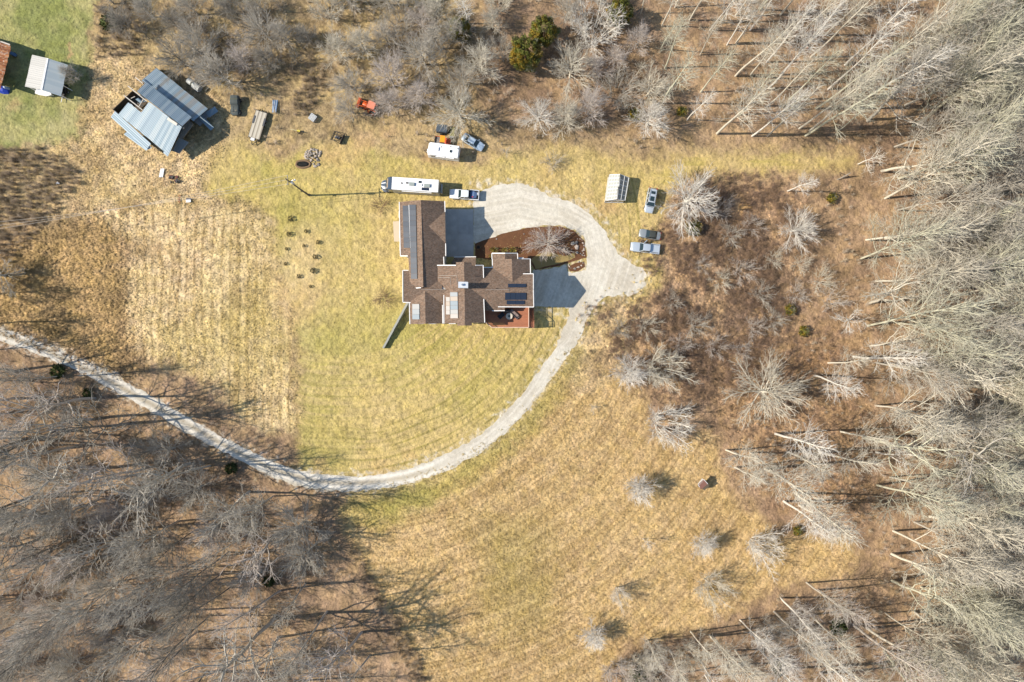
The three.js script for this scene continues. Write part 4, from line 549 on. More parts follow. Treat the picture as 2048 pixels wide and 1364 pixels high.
{ // motorhome
  const g = park('motorhome', 'long white motorhome with a dark cab, parked north of the garage', 'motorhome', 826, 377.5, 183.7), L = 9.4, xb = -5.55, xf = 3.6;
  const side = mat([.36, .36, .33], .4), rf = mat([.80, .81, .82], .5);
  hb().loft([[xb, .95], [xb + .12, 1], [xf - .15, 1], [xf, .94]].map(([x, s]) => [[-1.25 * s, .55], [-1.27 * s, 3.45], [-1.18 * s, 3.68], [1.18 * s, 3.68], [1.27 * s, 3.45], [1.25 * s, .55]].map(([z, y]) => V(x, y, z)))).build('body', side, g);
  hb().slab([V(xb + .1, 3.72, -1.2), V(xf - .05, 3.72, -1.2), V(xf - .05, 3.72, 1.2), V(xb + .1, 3.72, 1.2)], .05).build('roof', rf, g);
  const navy = pmat([.045, .07, .11], .25, { clearcoat: 1 });
  hb().loft([[xf - .02, 1.27, 3.72], [xf + .5, 1.25, 3.66], [xf + .95, 1.15, 3.35], [xf + 1.15, 1.0, 2.75]].map(([x, w, y]) => [[-w, 2.3], [-w, y - .15], [-w * .85, y], [w * .85, y], [w, y - .15], [w, 2.3]].map(([z, q]) => V(x, q, z)))).build('overcab', navy, g);
  hb().plate(V(xf + 1.0, 3.2, .85), V(xf + 1.0, 3.2, -.85), V(xf + .75, 3.52, -.9), V(xf + .75, 3.52, .9), .03).build('front_window', mat([.45, .34, .24], .3), g);
  shell([[xf - .4, 1.12, .5, 2.0], [xf + .6, 1.12, .5, 1.95], [xf + 1.0, 1.1, .5, 1.7], [xf + 2.0, .95, .55, 1.55], [xf + 2.5, .72, .6, 1.3]]).build('cab', navy, g, null, 1);
  hb().plate(V(xf + 1.55, 1.68, .95), V(xf + 1.55, 1.68, -.95), V(xf + .95, 2.4, -.9), V(xf + .95, 2.4, .9), .03).build('windscreen', M.glass, g);
  for (const s of [-1, 1]) { hb().box(xf + 1.9, 1.62, s * .4, 1.1, .06, .22, s * .25).build('hood_stripe', M.white, g); hb().box(xf + 1.15, 1.9, s * 1.35, .2, .4, .25).build('mirror', M.black, g); hb().box(xf + 2.2, 1.05, s * .72, .3, .25, .4).build('headlight', M.lamp, g); hb().box(xf + 1.5, .75, s * 1.02, 1.2, .5, .24).build('fender', M.chrome, g); }
  wheels(g, [xf + 1.5, -2.8], .48, 1.2, .3); for (const [x, z, a, b, c, m] of [[-.95, .0, 1.0, .32, .66, M.greywood], [.0, .2, .4, .14, .3, M.black], [-2.5, .55, .6, .06, .44, M.glass], [-3.9, -.1, 1.1, .32, .66, M.greywood], [-3.6, -.75, 1.45, .04, .55, M.panel], [1.05, .1, .35, .1, .25, M.black], [-2.9, -.05, .15, .12, .4, M.chrome]]) hb().box(x + .6, 3.72 + b / 2, z, a, b, c).build(c > .6 ? 'air_conditioner' : b === .04 ? 'solar_panel' : 'roof_vent', c > .6 ? mat([.26, .3, .29], .6) : m, g);
  for (const x of [-4, -2.2, -.2, 1.6]) for (const s of [-1, 1]) hb().box(x, 2.5, s * 1.27, .9, .6, .05).build('side_window', M.glass, g); for (const s of [-1, 1]) hb().box(-1, 1.4, s * 1.27, 8, .25, .04).build('stripe', mat([.12, .13, .14], .4), g); hb().cyl(V(-4.2, 3.4, -1.36), V(1.6, 3.4, -1.36), .09, .09, 10).build('awning', M.white, g); hb().box(xb - .35, 1.3, 0, .3, 1.2, 1.8).build('rear_rack', side, g);
}
{ // travel trailer
  const g = park('travel_trailer', 'white travel trailer with an awning rail along its south side', 'caravan', 890, 308.5, 187.5), rf = mat([.80, .81, .82], .5), L = 3.1;
  hb().loft([[-3.0, .97], [-2.9, 1], [2.55, 1], [2.95, .9], [3.1, .78]].map(([x, s]) => [[-1.22, .5], [-1.24 * Math.sqrt(s), 2.75 * s], [-1.1 * Math.sqrt(s), 2.95 * s], [1.1 * Math.sqrt(s), 2.95 * s], [1.24 * Math.sqrt(s), 2.75 * s], [1.22, .5]].map(([z, y]) => V(x, y, z)))).build('body', rf, g);
  for (const [x, z, w, d, h, m, n] of [[.5, .5, .16, .16, .12, M.black, 'roof_vent'], [-1.25, .8, .16, .16, .14, M.greywood, 'roof_vent'], [.05, .05, .16, .2, .1, M.white, 'roof_vent'], [-1.45, -.1, .42, .52, .1, M.glass, 'roof_hatch'], [-2.7, .6, .14, .3, .1, M.greywood, 'roof_vent'], [1.3, .0, .7, .7, .25, M.white, 'air_conditioner']]) hb().box(x, 2.96 + h / 2, z, w, h, d).build(n, m, g);
  hb().cyl(V(-2.3, 2.62, -1.36), V(1.5, 2.62, -1.36), .1, .1, 10).build('awning', M.white, g); for (const x of [-2.3, -.45, 1.5]) hb().box(x, 2.6, -1.32, .1, .3, .2).build('awning_bracket', M.black, g); for (const x of [-1.9, -.9, .6, 2]) for (const s of [-1, 1]) hb().box(x, 1.9, s * 1.235, .8, .5, .05).build('side_window', M.glass, g); hb().box(-3.05, 1.6, -.6, .1, .9, .5).build('rear_ladder', M.chrome, g);
  for (const s of [-1, 1]) hb().beam(V(3, .55, s * .7), V(4.1, .55, 0), .08, .12).build('tongue', M.black, g); for (const s of [-1, 1]) hb().cyl(V(3.35, .6, s * .2), V(3.35, 1.05, s * .2), .16, .16, 12).build('gas_bottle', M.white, g); wheels(g, [.35, -.55], .34, 1.2, .22, M.white);
}
{ // small orange utility vehicle
  const g = park('utility_vehicle', 'small orange and black utility vehicle with an orange canopy beside the travel trailer', 'utility vehicle', 887, 284, 7), o = mat([.62, .12, .02], .4), red = mat([.5, .07, .02], .4), can = mat([.80, .30, .015], .4);
  shell([[.3, .7, .4, .9], [.9, .72, .4, .92], [1.3, .62, .42, .84], [1.5, .45, .45, .68]]).build('hood', red, g, null, 1);
  hb().slab([V(-.5, 1.98, -.68), V(.45, 1.98, -.64), V(.5, 1.98, 0), V(.45, 1.98, .64), V(-.5, 1.98, .68)], .07).build('canopy', can, g);
  for (const x of [-.45, .4]) for (const s of [-1, 1]) hb().beam(V(x, .8, s * .66), V(x, 1.95, s * .62), .06).build('roof_post', M.black, g);
  hb().box(0, .72, 0, .7, .3, 1.2).build('seat', M.black, g); hb().box(-1.05, .72, 0, 1.15, .07, 1.35).build('bed_floor', mat([.2, .19, .18], .8), g); for (const s of [-1, 1]) hb().box(-1.05, .88, s * .7, 1.2, .3, .06).build('bed_side', o, g); hb().box(-1.62, .88, 0, .06, .3, 1.4).build('tailgate', M.black, g); hb().box(0, .5, 0, 2.6, .2, 1.2).build('chassis', M.black, g); wheels(g, [1.0, -1.0], .32, .8, .26, M.black); for (const s of [-1, 1]) hb().box(1.38, .66, s * .4, .12, .14, .22).build('headlight', M.lamp, g);
}
{ // orange tractor with front loader
  const g = park('tractor', 'orange tractor with a front loader and canopy under the bare trees', 'tractor', 743, 217, 202), o = mat([.62, .105, .02], .4), can = mat([.62, .2, .12], .5);
  shell([[.2, .38, .75, 1.35], [.9, .38, .75, 1.36], [1.5, .34, .75, 1.25], [1.65, .28, .8, 1.1]]).build('hood', o, g, null, 1);
  hb().slab([V(-1.25, 2.42, -.62), V(-1.05, 2.45, -.72), V(.15, 2.45, -.72), V(.25, 2.42, -.6), V(.25, 2.42, .6), V(.15, 2.45, .72), V(-1.05, 2.45, .72), V(-1.25, 2.42, .62)], .08).build('canopy', can, g);
  for (const s of [-1, 1]) { hb().beam(V(-.75, .9, s * .55), V(-.8, 2.4, s * .55), .08).build('roof_post', M.black, g); hb().beam(V(.4, 1.45, s * .55), V(2.3, .75, s * .55), .12, .2).build('loader_arm', o, g); hb().box(-.75, 1.1, s * .72, 1.1, .12, .4).build('fender', o, g); }
  hb().box(-.65, .95, 0, .5, .35, .5).build('seat', M.black, g); hb().plate(V(2.25, .95, -.9), V(2.25, .95, .9), V(2.3, .2, .9), V(2.3, .2, -.9), .06).build('bucket_back', o, g); hb().plate(V(2.3, .2, -.9), V(2.3, .2, .9), V(3.0, .25, .9), V(3.0, .25, -.9), .05).build('bucket_floor', o, g); for (const s of [-1, 1]) hb().extr([V(2.25, 0, s * .9), V(3, 0, s * .9), V(3, 0, s * .94), V(2.25, 0, s * .94)], .2, .85).build('bucket_side', o, g);
  for (const [x, r, w, hw] of [[1.15, .42, .26, .72], [-.75, .68, .4, .95]]) for (const s of [-1, 1]) { const t = hb().cyl(V(x, r, s * hw - w / 2), V(x, r, s * hw + w / 2), r, r, 18).build('wheel', M.tyre, g); hb().cyl(V(x, r, s * hw - w / 2 - .01), V(x, r, s * hw + w / 2 + .01), r * .5, r * .5, 12).build('rim', o, t); } hb().box(-.2, .7, 0, 2.6, .4, .5).build('chassis', M.black, g);
}
{ const g = thing('rotary_cutter', 'orange mower attachment lying beside the orange tractor', 'mower attachment', G(742.5, 226)); lieOn(g, -.6); const o = mat([.55, .09, .02], .5); hb().slab([V(-.9, .5, -.25), V(.6, .5, -.3), V(.9, .5, 0), V(.6, .5, .3), V(-.9, .5, .25)], .25).build('deck', o, g); hb().beam(V(-.4, .7, 0), V(.5, .75, .1), .15).build('gearbox', mat([.5, .42, .12], .6), g); hb().beam(V(-.8, .6, .1), V(-1.5, .9, 0), .1).build('hitch', o, g); }
{ // military style cargo trailer and the olive one beside it
  const g = park('cargo_trailer', 'dark tarp covered cargo trailer beside the orange utility vehicle', 'trailer', 885, 261, 6), tarp = mat([.055, .075, .1], .85), ol = mat([.05, .055, .035], .8);
  hb().loft([[-1.05, .95], [-.9, 1], [.9, 1], [1.05, .95]].map(([x, s]) => [[-.75 * s, .6], [-.78 * s, 1.45], [-.6 * s, 1.62], [0, 1.66], [.6 * s, 1.62], [.78 * s, 1.45], [.75 * s, .6]].map(([z, y]) => V(x, y, z)))).build('tarp', tarp, g); hb().box(0, .55, 0, 2.2, .2, 1.5).build('bed', ol, g); wheels(g, [0], .4, .98, .24, ol); hb().beam(V(1, .5, 0), V(1.9, .5, 0), .1).build('tongue', ol, g);
  const h = park('flat_cart', 'narrow olive cart half hidden under the bare tree beside the tarp covered trailer', 'trailer', 905, 266, 96); hb().box(0, .75, 0, 1.7, .14, .95).build('bed', mat([.2, .19, .075], .8), h); hb().box(1.05, .6, 0, .35, .5, .8).build('front_box', mat([.2, .22, .22], .7), h); wheels(h, [0], .36, .72, .22, ol); hb().beam(V(-.8, .5, 0), V(-1.5, .5, 0), .09).build('tongue', ol, h);
}
{ // dark tarped jeep by the barn
  const g = park('covered_jeep', 'dark open bodied jeep under a canvas cover, east of the old barn', 'jeep', 474, 214, 90), cv = mat([.06, .075, .075], .8), ol = mat([.085, .09, .05], .8), bd = mat([.04, .05, .05], .7);
  hb().loft([[-1.95, .74, 1.1], [-1.8, .8, 1.45], [-.9, .82, 1.6], [-.2, .82, 1.6], [0, .8, 1.4]].map(([x, w, y]) => [[-w, .5], [-w, y - .15], [-w * .8, y], [0, y + .04], [w * .8, y], [w, y - .15], [w, .5]].map(([z, q]) => V(x, q, z)))).build('canvas_top', cv, g);
  shell([[0, .8, .5, 1.25], [.8, .78, .5, 1.2], [1.6, .74, .5, 1.12], [1.95, .66, .5, 1.0]]).build('hood', cv, g, null, 1); hb().box(-1.0, 1.65, 0, .12, .05, 1.5).build('canvas_bow', ol, g); for (const x of [-.35, .3, 1.3]) hb().box(x, x < 0 ? 1.64 : 1.26, 0, .05, .03, 1.5).build('strap', bd, g); hb().beam(V(.35, 1.28, .2), V(1.5, 1.2, .2), .05).build('hood_seam', bd, g);
  hb().beam(V(.05, 1.25, -.7), V(.05, 1.25, .7), .08, .4).build('windscreen_frame', bd, g); wheels(g, [1.25, -1.2], .42, .95, .26, bd); for (const s of [-1, 1]) hb().box(1.25, .88, s * .82, .9, .06, .28).build('fender', bd, g);
}
{ // flat deck trailer
  const g = park('flatbed_trailer', 'flat timber decked trailer with black mudguards beside the dark jeep', 'trailer', 518.5, 253, 106.5), y = .78;
  for (let k = 0; k < 9; k++) hb().box(-.05, y, (k - 4) * .25, 5.5, .06, .242).build('plank', [M.wood, mat([.44, .41, .34], .9), mat([.5, .46, .38], .9)][(k * 5) % 3], g);
  for (const s of [-1, 1]) { hb().box(-.9, y + .06, s * 1.05, 1.55, .12, .34).build('mudguard', mat([.06, .065, .075], .6), g); hb().box(-.05, y - .06, s * 1.15, 5.6, .16, .07).build('side_rail', M.black, g); hb().beam(V(2.7, y - .1, s * .9), V(4.0, y - .15, 0), .1).build('tongue', M.black, g); } for (const x of [-2.82, 2.72]) hb().box(x, y - .02, 0, .1, .16, 2.3).build('end_rail', M.black, g);
  wheels(g, [-.5, -1.3], .36, 1.18, .2); hb().box(3.0, y + .1, .1, .5, .35, .75).build('tool_box', M.white, g); hb().cyl(V(3.9, .1, .25), V(3.9, .9, .25), .05, .05, 8).build('jack', M.chrome, g); for (const s of [-.6, .1, .6]) hb().beam(V(-2.8, y, s), V(-3.3, .15, s * 1.1), .08).build('ramp', M.black, g);
}
{ // things by the metal sheds
  const g = park('white_boat', 'small white boat hull tucked along the south end of the white shed', 'boat', 93, 188.5, 13); hb().loft([[-1.7, .5, .7], [-.8, .62, .75], [.6, .55, .8], [1.6, .12, .95]].map(([x, w, y]) => [[-w, y], [-w * .7, .25], [0, .12], [w * .7, .25], [w, y]].map(([z, q]) => V(x, q, z)))).build('hull', M.white, g); hb().box(-.5, .72, 0, .3, .06, 1).build('thwart', tinBlue[0], g); hb().box(.5, .75, 0, .3, .06, .9).build('thwart', tinBlue[0], g);
  const d = park('dark_trailer', 'dark open trailer standing at the southeast corner of the white shed', 'trailer', 131, 184, 103); hb().box(0, .6, 0, 2.6, .1, 1.2).build('bed', M.black, d); for (const s of [-1, 1]) hb().box(0, .85, s * .6, 2.6, .4, .05).build('side', M.black, d); wheels(d, [0], .32, .8, .2); hb().beam(V(1.3, .5, 0), V(2.3, .5, 0), .09).build('tongue', M.white, d);
  { const t = thing('spare_tyre', 'pale rimmed tyre lying at the corner of the white shed', 'tyre', G(127.5, 194)); hb().cyl(V(0, 0, 0), V(0, .2, 0), .32, .32, 16).build('tread', M.tyre, t); hb().cyl(V(0, .05, 0), V(0, .22, 0), .17, .17, 12).build('rim', M.white, t); }
  const bt = park('tarp_pile', 'bright blue tarp bundled against the rusty roofed shed', 'tarp', 9, 181, 15), blue = mat([.012, .05, .42], .5); hb().loft([[-1.2, .5, .7], [-.5, .75, 1.1], [.3, .7, .95], [1, .45, .5]].map(([x, w, y]) => [[-w, 0], [-w * .8, y * .7], [-w * .2, y], [w * .5, y * .8], [w, 0]].map(([z, q]) => V(x, q, z)))).build('tarp_fold', blue, bt); hb().loft([[.2, .3, .9], [.7, .4, 1.15], [1.1, .2, .7]].map(([x, w, y]) => [[-w, .2], [-w * .4, y], [w * .5, y * .9], [w, .2]].map(([z, q]) => V(x, q, z - .5)))).build('tarp_fold', mat([.3, .38, .5], .5), bt);
  const ld = park('hand_cart', 'small blue handled cart in the shade beside the rusty shed', 'cart', 30, 110, 25); hb().box(0, .4, 0, 1.2, .3, .6).build('tray', mat([.1, .18, .3], .6), ld); for (const s of [-1, 1]) hb().beam(V(.5, .5, s * .25), V(1.4, .75, s * .22), .06).build('handle', M.chrome, ld); wheels(ld, [0], .2, .4, .1, M.black);
}
// ---------------------------------------------------------------- pole, clutter, stones
{ // utility pole with lamp arm and service wires
  const base = G(618, 391), p = thing('utility_pole', 'tall weathered wooden utility pole with crossing wires west of the motorhome', 'utility pole', base), PH = 13.2, wd = mat([.12, .105, .085], .9);
  hb().cyl(V(0, -.3, 0), V(0, PH, 0), .17, .11, 10).build('shaft', wd, p); hb().beam(V(-.05, PH - 1, -.9), V(.05, PH - 1, .9), .11, .13).build('crossarm', M.greywood, p); for (const z of [-.8, 0, .8]) hb().cyl(V(0, PH - .95, z), V(0, PH - .65, z), .06, .04, 8).build('insulator', M.white, p);
  hb().cyl(V(.3, PH - 3.2, .05), V(.3, PH - 2.2, .05), .24, .24, 14).build('transformer', mat([.5, .52, .53], .5), p); hb().beam(V(0, PH - 2, 0), V(1.0, PH - 1.7, -.25), .06).build('lamp_arm', M.chrome, p); hb().cyl(V(1.0, PH - 1.85, -.25), V(1.05, PH - 1.6, -.26), .2, .12, 12).build('lamp_head', M.white, p); hb().cyl(V(-.02, 4.2, .2), V(-.02, 4.7, .2), .1, .1, 8).build('meter_box', M.black, p);
  hb().beam(V(.12, 0, -.1), V(.15, 3, -.1), .06).build('ground_guard', M.black, p); hb().box(.25, .35, -.1, .3, .7, .25).build('pedestal', mat([.1, .11, .11], .7), p);
  const wm = mat([.55, .5, .44], .5);
  [[-.8, 452, 'upper'], [0, 445, 'middle'], [.8, 437, 'lower']].forEach(([z, py], k) => { const a = V(base.x, base.y + PH - .7, base.z + z), b = A(-160, py + 30 - k * 4, 12.5), pts = []; for (let i = 0; i <= 24; i++) { const t = i / 24, q = a.clone().lerp(b, t); q.y -= Math.sin(t * Math.PI) * (1.8 + k * .2); pts.push(q); } const tb = new TB(); tb.tube(pts, pts.map(() => .022), 4); const o = new THREE.Mesh(tb.geo(), wm); o.name = 'power_line'; o.castShadow = true; scene.add(o); top(o, 'thin pale wire running from the utility pole over the dry field, ' + ['nearest the barn', 'the middle of three', 'nearest the drive'][k === 0 ? 0 : k === 1 ? 1 : 2], 'power line'); });
}
const rg = rngOf(77);
function rock(r, seed) { const g = new THREE.IcosahedronGeometry(r, 1), p = g.attributes.position, q = rngOf(seed), s = {}; for (let i = 0; i < p.count; i++) { const k = [p.getX(i), p.getY(i), p.getZ(i)].map((v) => v.toFixed(3)).join(); const f = s[k] || (s[k] = .72 + q() * .45); p.setXYZ(i, p.getX(i) * f, p.getY(i) * f * .72, p.getZ(i) * f); } g.computeVertexNormals(); return g; }
const rocks = [0, 1, 2, 3].map((k) => rock(1, 50 + k)), rockMats = [mat([.40, .35, .29], .95), mat([.30, .27, .24], .95), mat([.44, .37, .31], .95), mat([.2, .18, .16], .95)];
function stone(px, py, r, label, group) { const w = G(px, py, r * .3), o = new THREE.Mesh(rocks[Math.floor(rg() * 4)], rockMats[Math.floor(rg() * 4)]); o.name = 'boulder'; o.position.copy(w); o.scale.set(r * (1 + rg() * .5), r, r * (.8 + rg() * .5)); o.rotation.y = rg() * 6; o.castShadow = o.receiveShadow = true; scene.add(o); top(o, label, 'boulder', group); }
stone(1145, 487, .36, 'pale boulder in the mulch, the westernmost of the big ones beside the bare tree'); stone(1152.5, 485, .38, 'pinkish pale boulder in the mulch, northernmost of the big ones'); stone(1153, 494, .42, 'large pale boulder in the mulch, in the middle of the big ones'); stone(1154, 505, .3, 'small grey boulder in the shade at the south of the mulch'); stone(1157, 523.5, .2, 'smallest boulder beside the southern tip of the mulch bed');
for (const [x, y, r] of [[1155, 478], [1160, 478], [1164, 480], [1166, 486], [1168, 491], [1168, 497], [1165, 502], [1167, 506], [1169, 511], [1165, 510], [1161, 507], [1168, 500]].map(([x, y]) => [x, y, .09 + rg() * .12])) stone(x, y, r, 'edging stone around the eastern tip of the mulch bed', 'edging stones round the mulch bed');
for (const [x, y] of [[1137, 530], [1139, 533], [1142, 536], [1150, 537], [1154, 535], [1157, 534], [1166, 526], [1147, 537], [1163, 531]]) stone(x, y, .1 + rg() * .13, 'edging stone round the small southern wedge of mulch', 'edging stones round the wedge of mulch');
for (const [x, y] of [[1048, 468], [1051, 486], [993, 478]]) stone(x, y, .14, 'small loose stone on the open red mulch', 'loose stones on the mulch');
{ const o = thing('planter', 'round barrel planter at the corner of the concrete apron and mulch', 'planter', G(957, 495)); hb().cyl(V(0, 0, 0), V(0, .5, 0), .3, .36, 14).build('barrel', M.darkwood, o); hb().cyl(V(0, .5, 0), V(0, .52, 0), .3, .3, 14).build('soil', mat([.03, .02, .015], 1), o); }
{ // heap of broken stone beside the pit
  const o = thing('rubble_heap', 'heap of broken stones and bricks just above the dark pit', 'rubble heap', G(627, 311)); for (let k = 0; k < 95; k++) { const a = rg() * 6.28, d = Math.sqrt(rg()) * 1.75, h = (1 - d / 1.9) * .55; const m = new THREE.Mesh(rocks[k % 4], rockMats[Math.floor(rg() * 4)]); m.name = 'stone'; m.position.set(Math.cos(a) * d, h * rg() + .05, Math.sin(a) * d * .8); const s = .08 + rg() * .17; m.scale.set(s * 1.3, s, s); m.rotation.y = rg() * 6; m.castShadow = true; o.add(m); }
  const p = thing('dark_pit', 'dark oval pit below the stone heap, with a flat black floor', 'pit', G(606.5, 328.5)); const rim = hb(), N = 20, ring = (a, b, y) => Array.from({ length: N }, (_, i) => { const t = i / N * 6.2832, w = 1 + .12 * (vn(i * .9, 3) - .5); return V(Math.cos(t) * a * w, y, Math.sin(t) * b * w); });
  rim.loft([ring(1.75, .98, -.05), ring(1.5, .74, .24), ring(1.28, .56, .18), ring(1.2, .5, .02)], false).build('rim', mat([.2, .13, .075], 1), p); const f = ring(1.46, .7, .1); hb().slab(f, .12).build('black_floor', mat([.008, .008, .008], 1), p); for (let k = 0; k < 5; k++) { const a = rg() * 6.28; hb().beam(V(Math.cos(a) * .9, .16, Math.sin(a) * .3), V(Math.cos(a + 2) * .8, .2, Math.sin(a + 2) * .35), .1).build('black_log', mat([.012, .012, .012], .9), p); }  // raised rim around a flat black disc, with black bars across it
  for (const [x, y, r] of [[637, 329, .28], [630, 332, .3], [627, 328, .2]]) stone(x, y, r, 'dull brown stone beside the dark pit', 'stones beside the burn pit');
}
{ // slatted crate, tube frame, plough, poles, sheets
  const c = thing('slatted_crate', 'white slatted pallet crate standing at the edge of the brush', 'crate', G(627.5, 237.5)); lieOn(c, -.62); for (let k = 0; k < 7; k++) hb().box(0, .85, (k - 3) * .19, 1.3, .04, .12).build('slat', mat([.5, .53, .55], .6), c); for (const x of [-.6, -.2, .2, .6]) hb().box(x, .79, 0, .08, .08, 1.3).build('batten', mat([.48, .5, .52], .6), c); for (const [x, z] of [[-.6, -.6], [.6, -.6], [.6, .6], [-.6, .6]]) hb().box(x, .4, z, .09, .8, .09).build('post', M.greywood, c); for (let k = 0; k < 4; k++) for (const s of [-1, 1]) { hb().box(0, .12 + k * .19, s * .64, 1.25, .1, .03).build('slat', M.greywood, c); hb().box(s * .64, .12 + k * .19, 0, .03, .1, 1.25).build('slat', M.greywood, c); }
  const f = thing('bale_feeder', 'dark tubular frame implement standing on the open grass between heap and travel trailer', 'farm implement', G(675, 276)); lieOn(f, -.42); const dk = mat([.03, .026, .026], .5); for (const z of [-.9, -.3, .3, .9]) { const pts = []; for (let i = 0; i <= 8; i++) { const t = i / 8 * Math.PI; pts.push(V(-Math.cos(t) * 1.05, .1 + Math.sin(t) * .9, z)); } for (let i = 0; i < 8; i++) hb().beam(pts[i], pts[i + 1], .09).build('hoop', dk, f); } for (const x of [-1.05, 0, 1.05]) hb().beam(V(x, x ? .15 : 1, -.95), V(x, x ? .15 : 1, .95), .1).build('crossbar', dk, f); hb().box(.2, .5, 0, .8, .35, .5).build('motor', mat([.1, .1, .11], .4), f); hb().box(-.1, .72, .05, .35, .1, .25).build('cover_plate', M.chrome, f); hb().box(1.15, .5, 0, .1, .8, 1.9).build('blade', dk, f);
  const w = thing('plough', 'yellow beamed plough lying in the rough grass near the slatted crate', 'plough', G(597, 263)); lieOn(w, -.2); hb().beam(V(-1.5, .45, 0), V(.1, .5, 0), .14).build('pole', mat([.42, .36, .2], .8), w); hb().box(.2, .5, 0, .6, .2, .3).build('gear_housing', mat([.55, .45, .05], .6), w); hb().beam(V(.4, .5, 0), V(1.3, .4, .05), .12).build('beam', M.black, w); for (const x of [-.1, .2, .5]) hb().beam(V(x, .5, .1), V(x + .2, .05, .5), .1).build('share', M.black, w);
  const s = thing('tin_stack', 'stack of narrow blue grey tin strips leaning in the brush above the trailer', 'sheet metal', G(550.5, 213.5)); for (let k = 0; k < 6; k++) hb().beam(V((k - 2.5) * .19 + .05, .12 + (k % 2) * .06, -1.3), V((k - 2.5) * .17 - .06 * (k % 3), .4 + (k % 3) * .05, 1.3), .15, .03).build('sheet', k % 2 ? mat([.1, .2, .36], .4, { metalness: .4 }) : mat([.5, .56, .62], .4, { metalness: .4 }), s);
  const s2 = thing('tin_offcuts', 'three bright tin strips lying in the tall grass south of the barn', 'sheet metal', G(324, 347)); for (let k = 0; k < 3; k++) hb().beam(V(-.35 + k * .28, .3, .8), V(.05 + k * .26, .35, -.9), .2, .03).build('sheet', mat([.5, .55, .6], .4, { metalness: .4 }), s2);
  const b1 = thing('white_board', 'small white board lying in the tall grass west of the mown lawn', 'board', G(379, 401.5)); hb().box(0, .45, .15, .95, .06, .5, .08).build('sheet', M.white, b1); hb().box(0, .3, -.25, .9, .3, .3, .08).build('block', mat([.03, .04, .07], .6), b1);
  const b2 = thing('rusty_scrap', 'rust red scrap iron beside the white board in the tall grass', 'scrap metal', G(358.5, 399)); for (let k = 0; k < 5; k++) hb().beam(V(-.2 + rg() * .3, .1 + rg() * .3, -.9 + k * .3), V(rg() * .5, .25, -.6 + k * .35), .12, .08).build('iron_bar', mat([.3, .11, .05], .8), b2);
  const b3 = thing('burnt_scrap', 'blackened scrap pile in the tall grass south of the barn', 'scrap pile', G(350, 358)); for (let k = 0; k < 14; k++) hb().box((rg() - .5) * 2, .15 + rg() * .2, (rg() - .5) * 1.6, .2 + rg() * .4, .25, .15 + rg() * .3, rg() * 3).build('debris_piece', k % 3 ? M.black : mat([.12, .035, .03], .8), b3);
  const b4 = thing('white_scrap', 'lone white scrap in the dark brush far west of the mown lawn', 'scrap', G(116.5, 366.5)); hb().box(0, .3, 0, .5, .08, .3, .6).build('sheet', M.white, b4); hb().box(.3, .3, .1, .3, .06, .2, .2).build('chip', M.white, b4);
  const lg = thing('log_pair', 'two pale fallen logs lying together among the slender trees', 'log', G(1609, 87)); for (const [a, c, d, e] of [[-.55, -.8, .35, .9], [-.2, -.7, .6, .75]]) hb().cyl(V(a, .2, c), V(d, .2, e), .1, .13, 9).build('log', mat([.6, .5, .37], .9), lg); hb().cyl(V(.45, .25, .9), V(.62, .25, .95), .16, .16, 9).build('log_end', mat([.4, .2, .16], .9), lg);
  const tk = thing('tank', 'pale metal tank lying against the brush behind the barn', 'tank', G(394, 174)); lieOn(tk, -.66); hb().cyl(V(-1.7, .75, 0), V(-.75, .75, 0), .62, .62, 14).build('shell', mat([.42, .45, .45], .5), tk); hb().cyl(V(-.4, .75, 0), V(1.2, .75, 0), .66, .66, 14).build('shell', mat([.38, .4, .39], .6), tk); hb().box(-.55, .7, 0, .5, .9, .9).build('saddle', mat([.16, .17, .12], .8), tk); hb().beam(V(-.4, .9, .66), V(1.25, .9, .66), .08).build('rail', M.white, tk);
  const st = thing('cross_post', 'weathered timber post with a leaning brace at the end of the mown strip', 'post', G(1684, 355)); hb().cyl(V(0, 0, 0), V(.35, 2.6, -.25), .12, .1, 8).build('post', M.greywood, st); hb().beam(V(-1.1, .1, .5), V(.2, 1.9, -.1), .14).build('brace', M.greywood, st); hb().beam(V(-.5, .1, -1), V(.1, 1.5, 0), .1).build('brace', M.darkwood, st);
  const mp = thing('earth_mound', 'bare tan earth mound in the middle of the dark scrub', 'mound', G(1490, 412)); const N = 12, ring = (a, y, s) => Array.from({ length: N }, (_, i) => { const t = i / N * 6.2832, w = .7 + .6 * hash2(i, 9 + s); return V(Math.cos(t) * a * w * 1.3, y, Math.sin(t) * a * w * .8); }); hb().loft([ring(1.2, -.1, 0), ring(.95, .22, 0), ring(.5, .34, 3), ring(.1, .36, 0)]).build('soil', mat([.46, .29, .12], 1), mp);
}
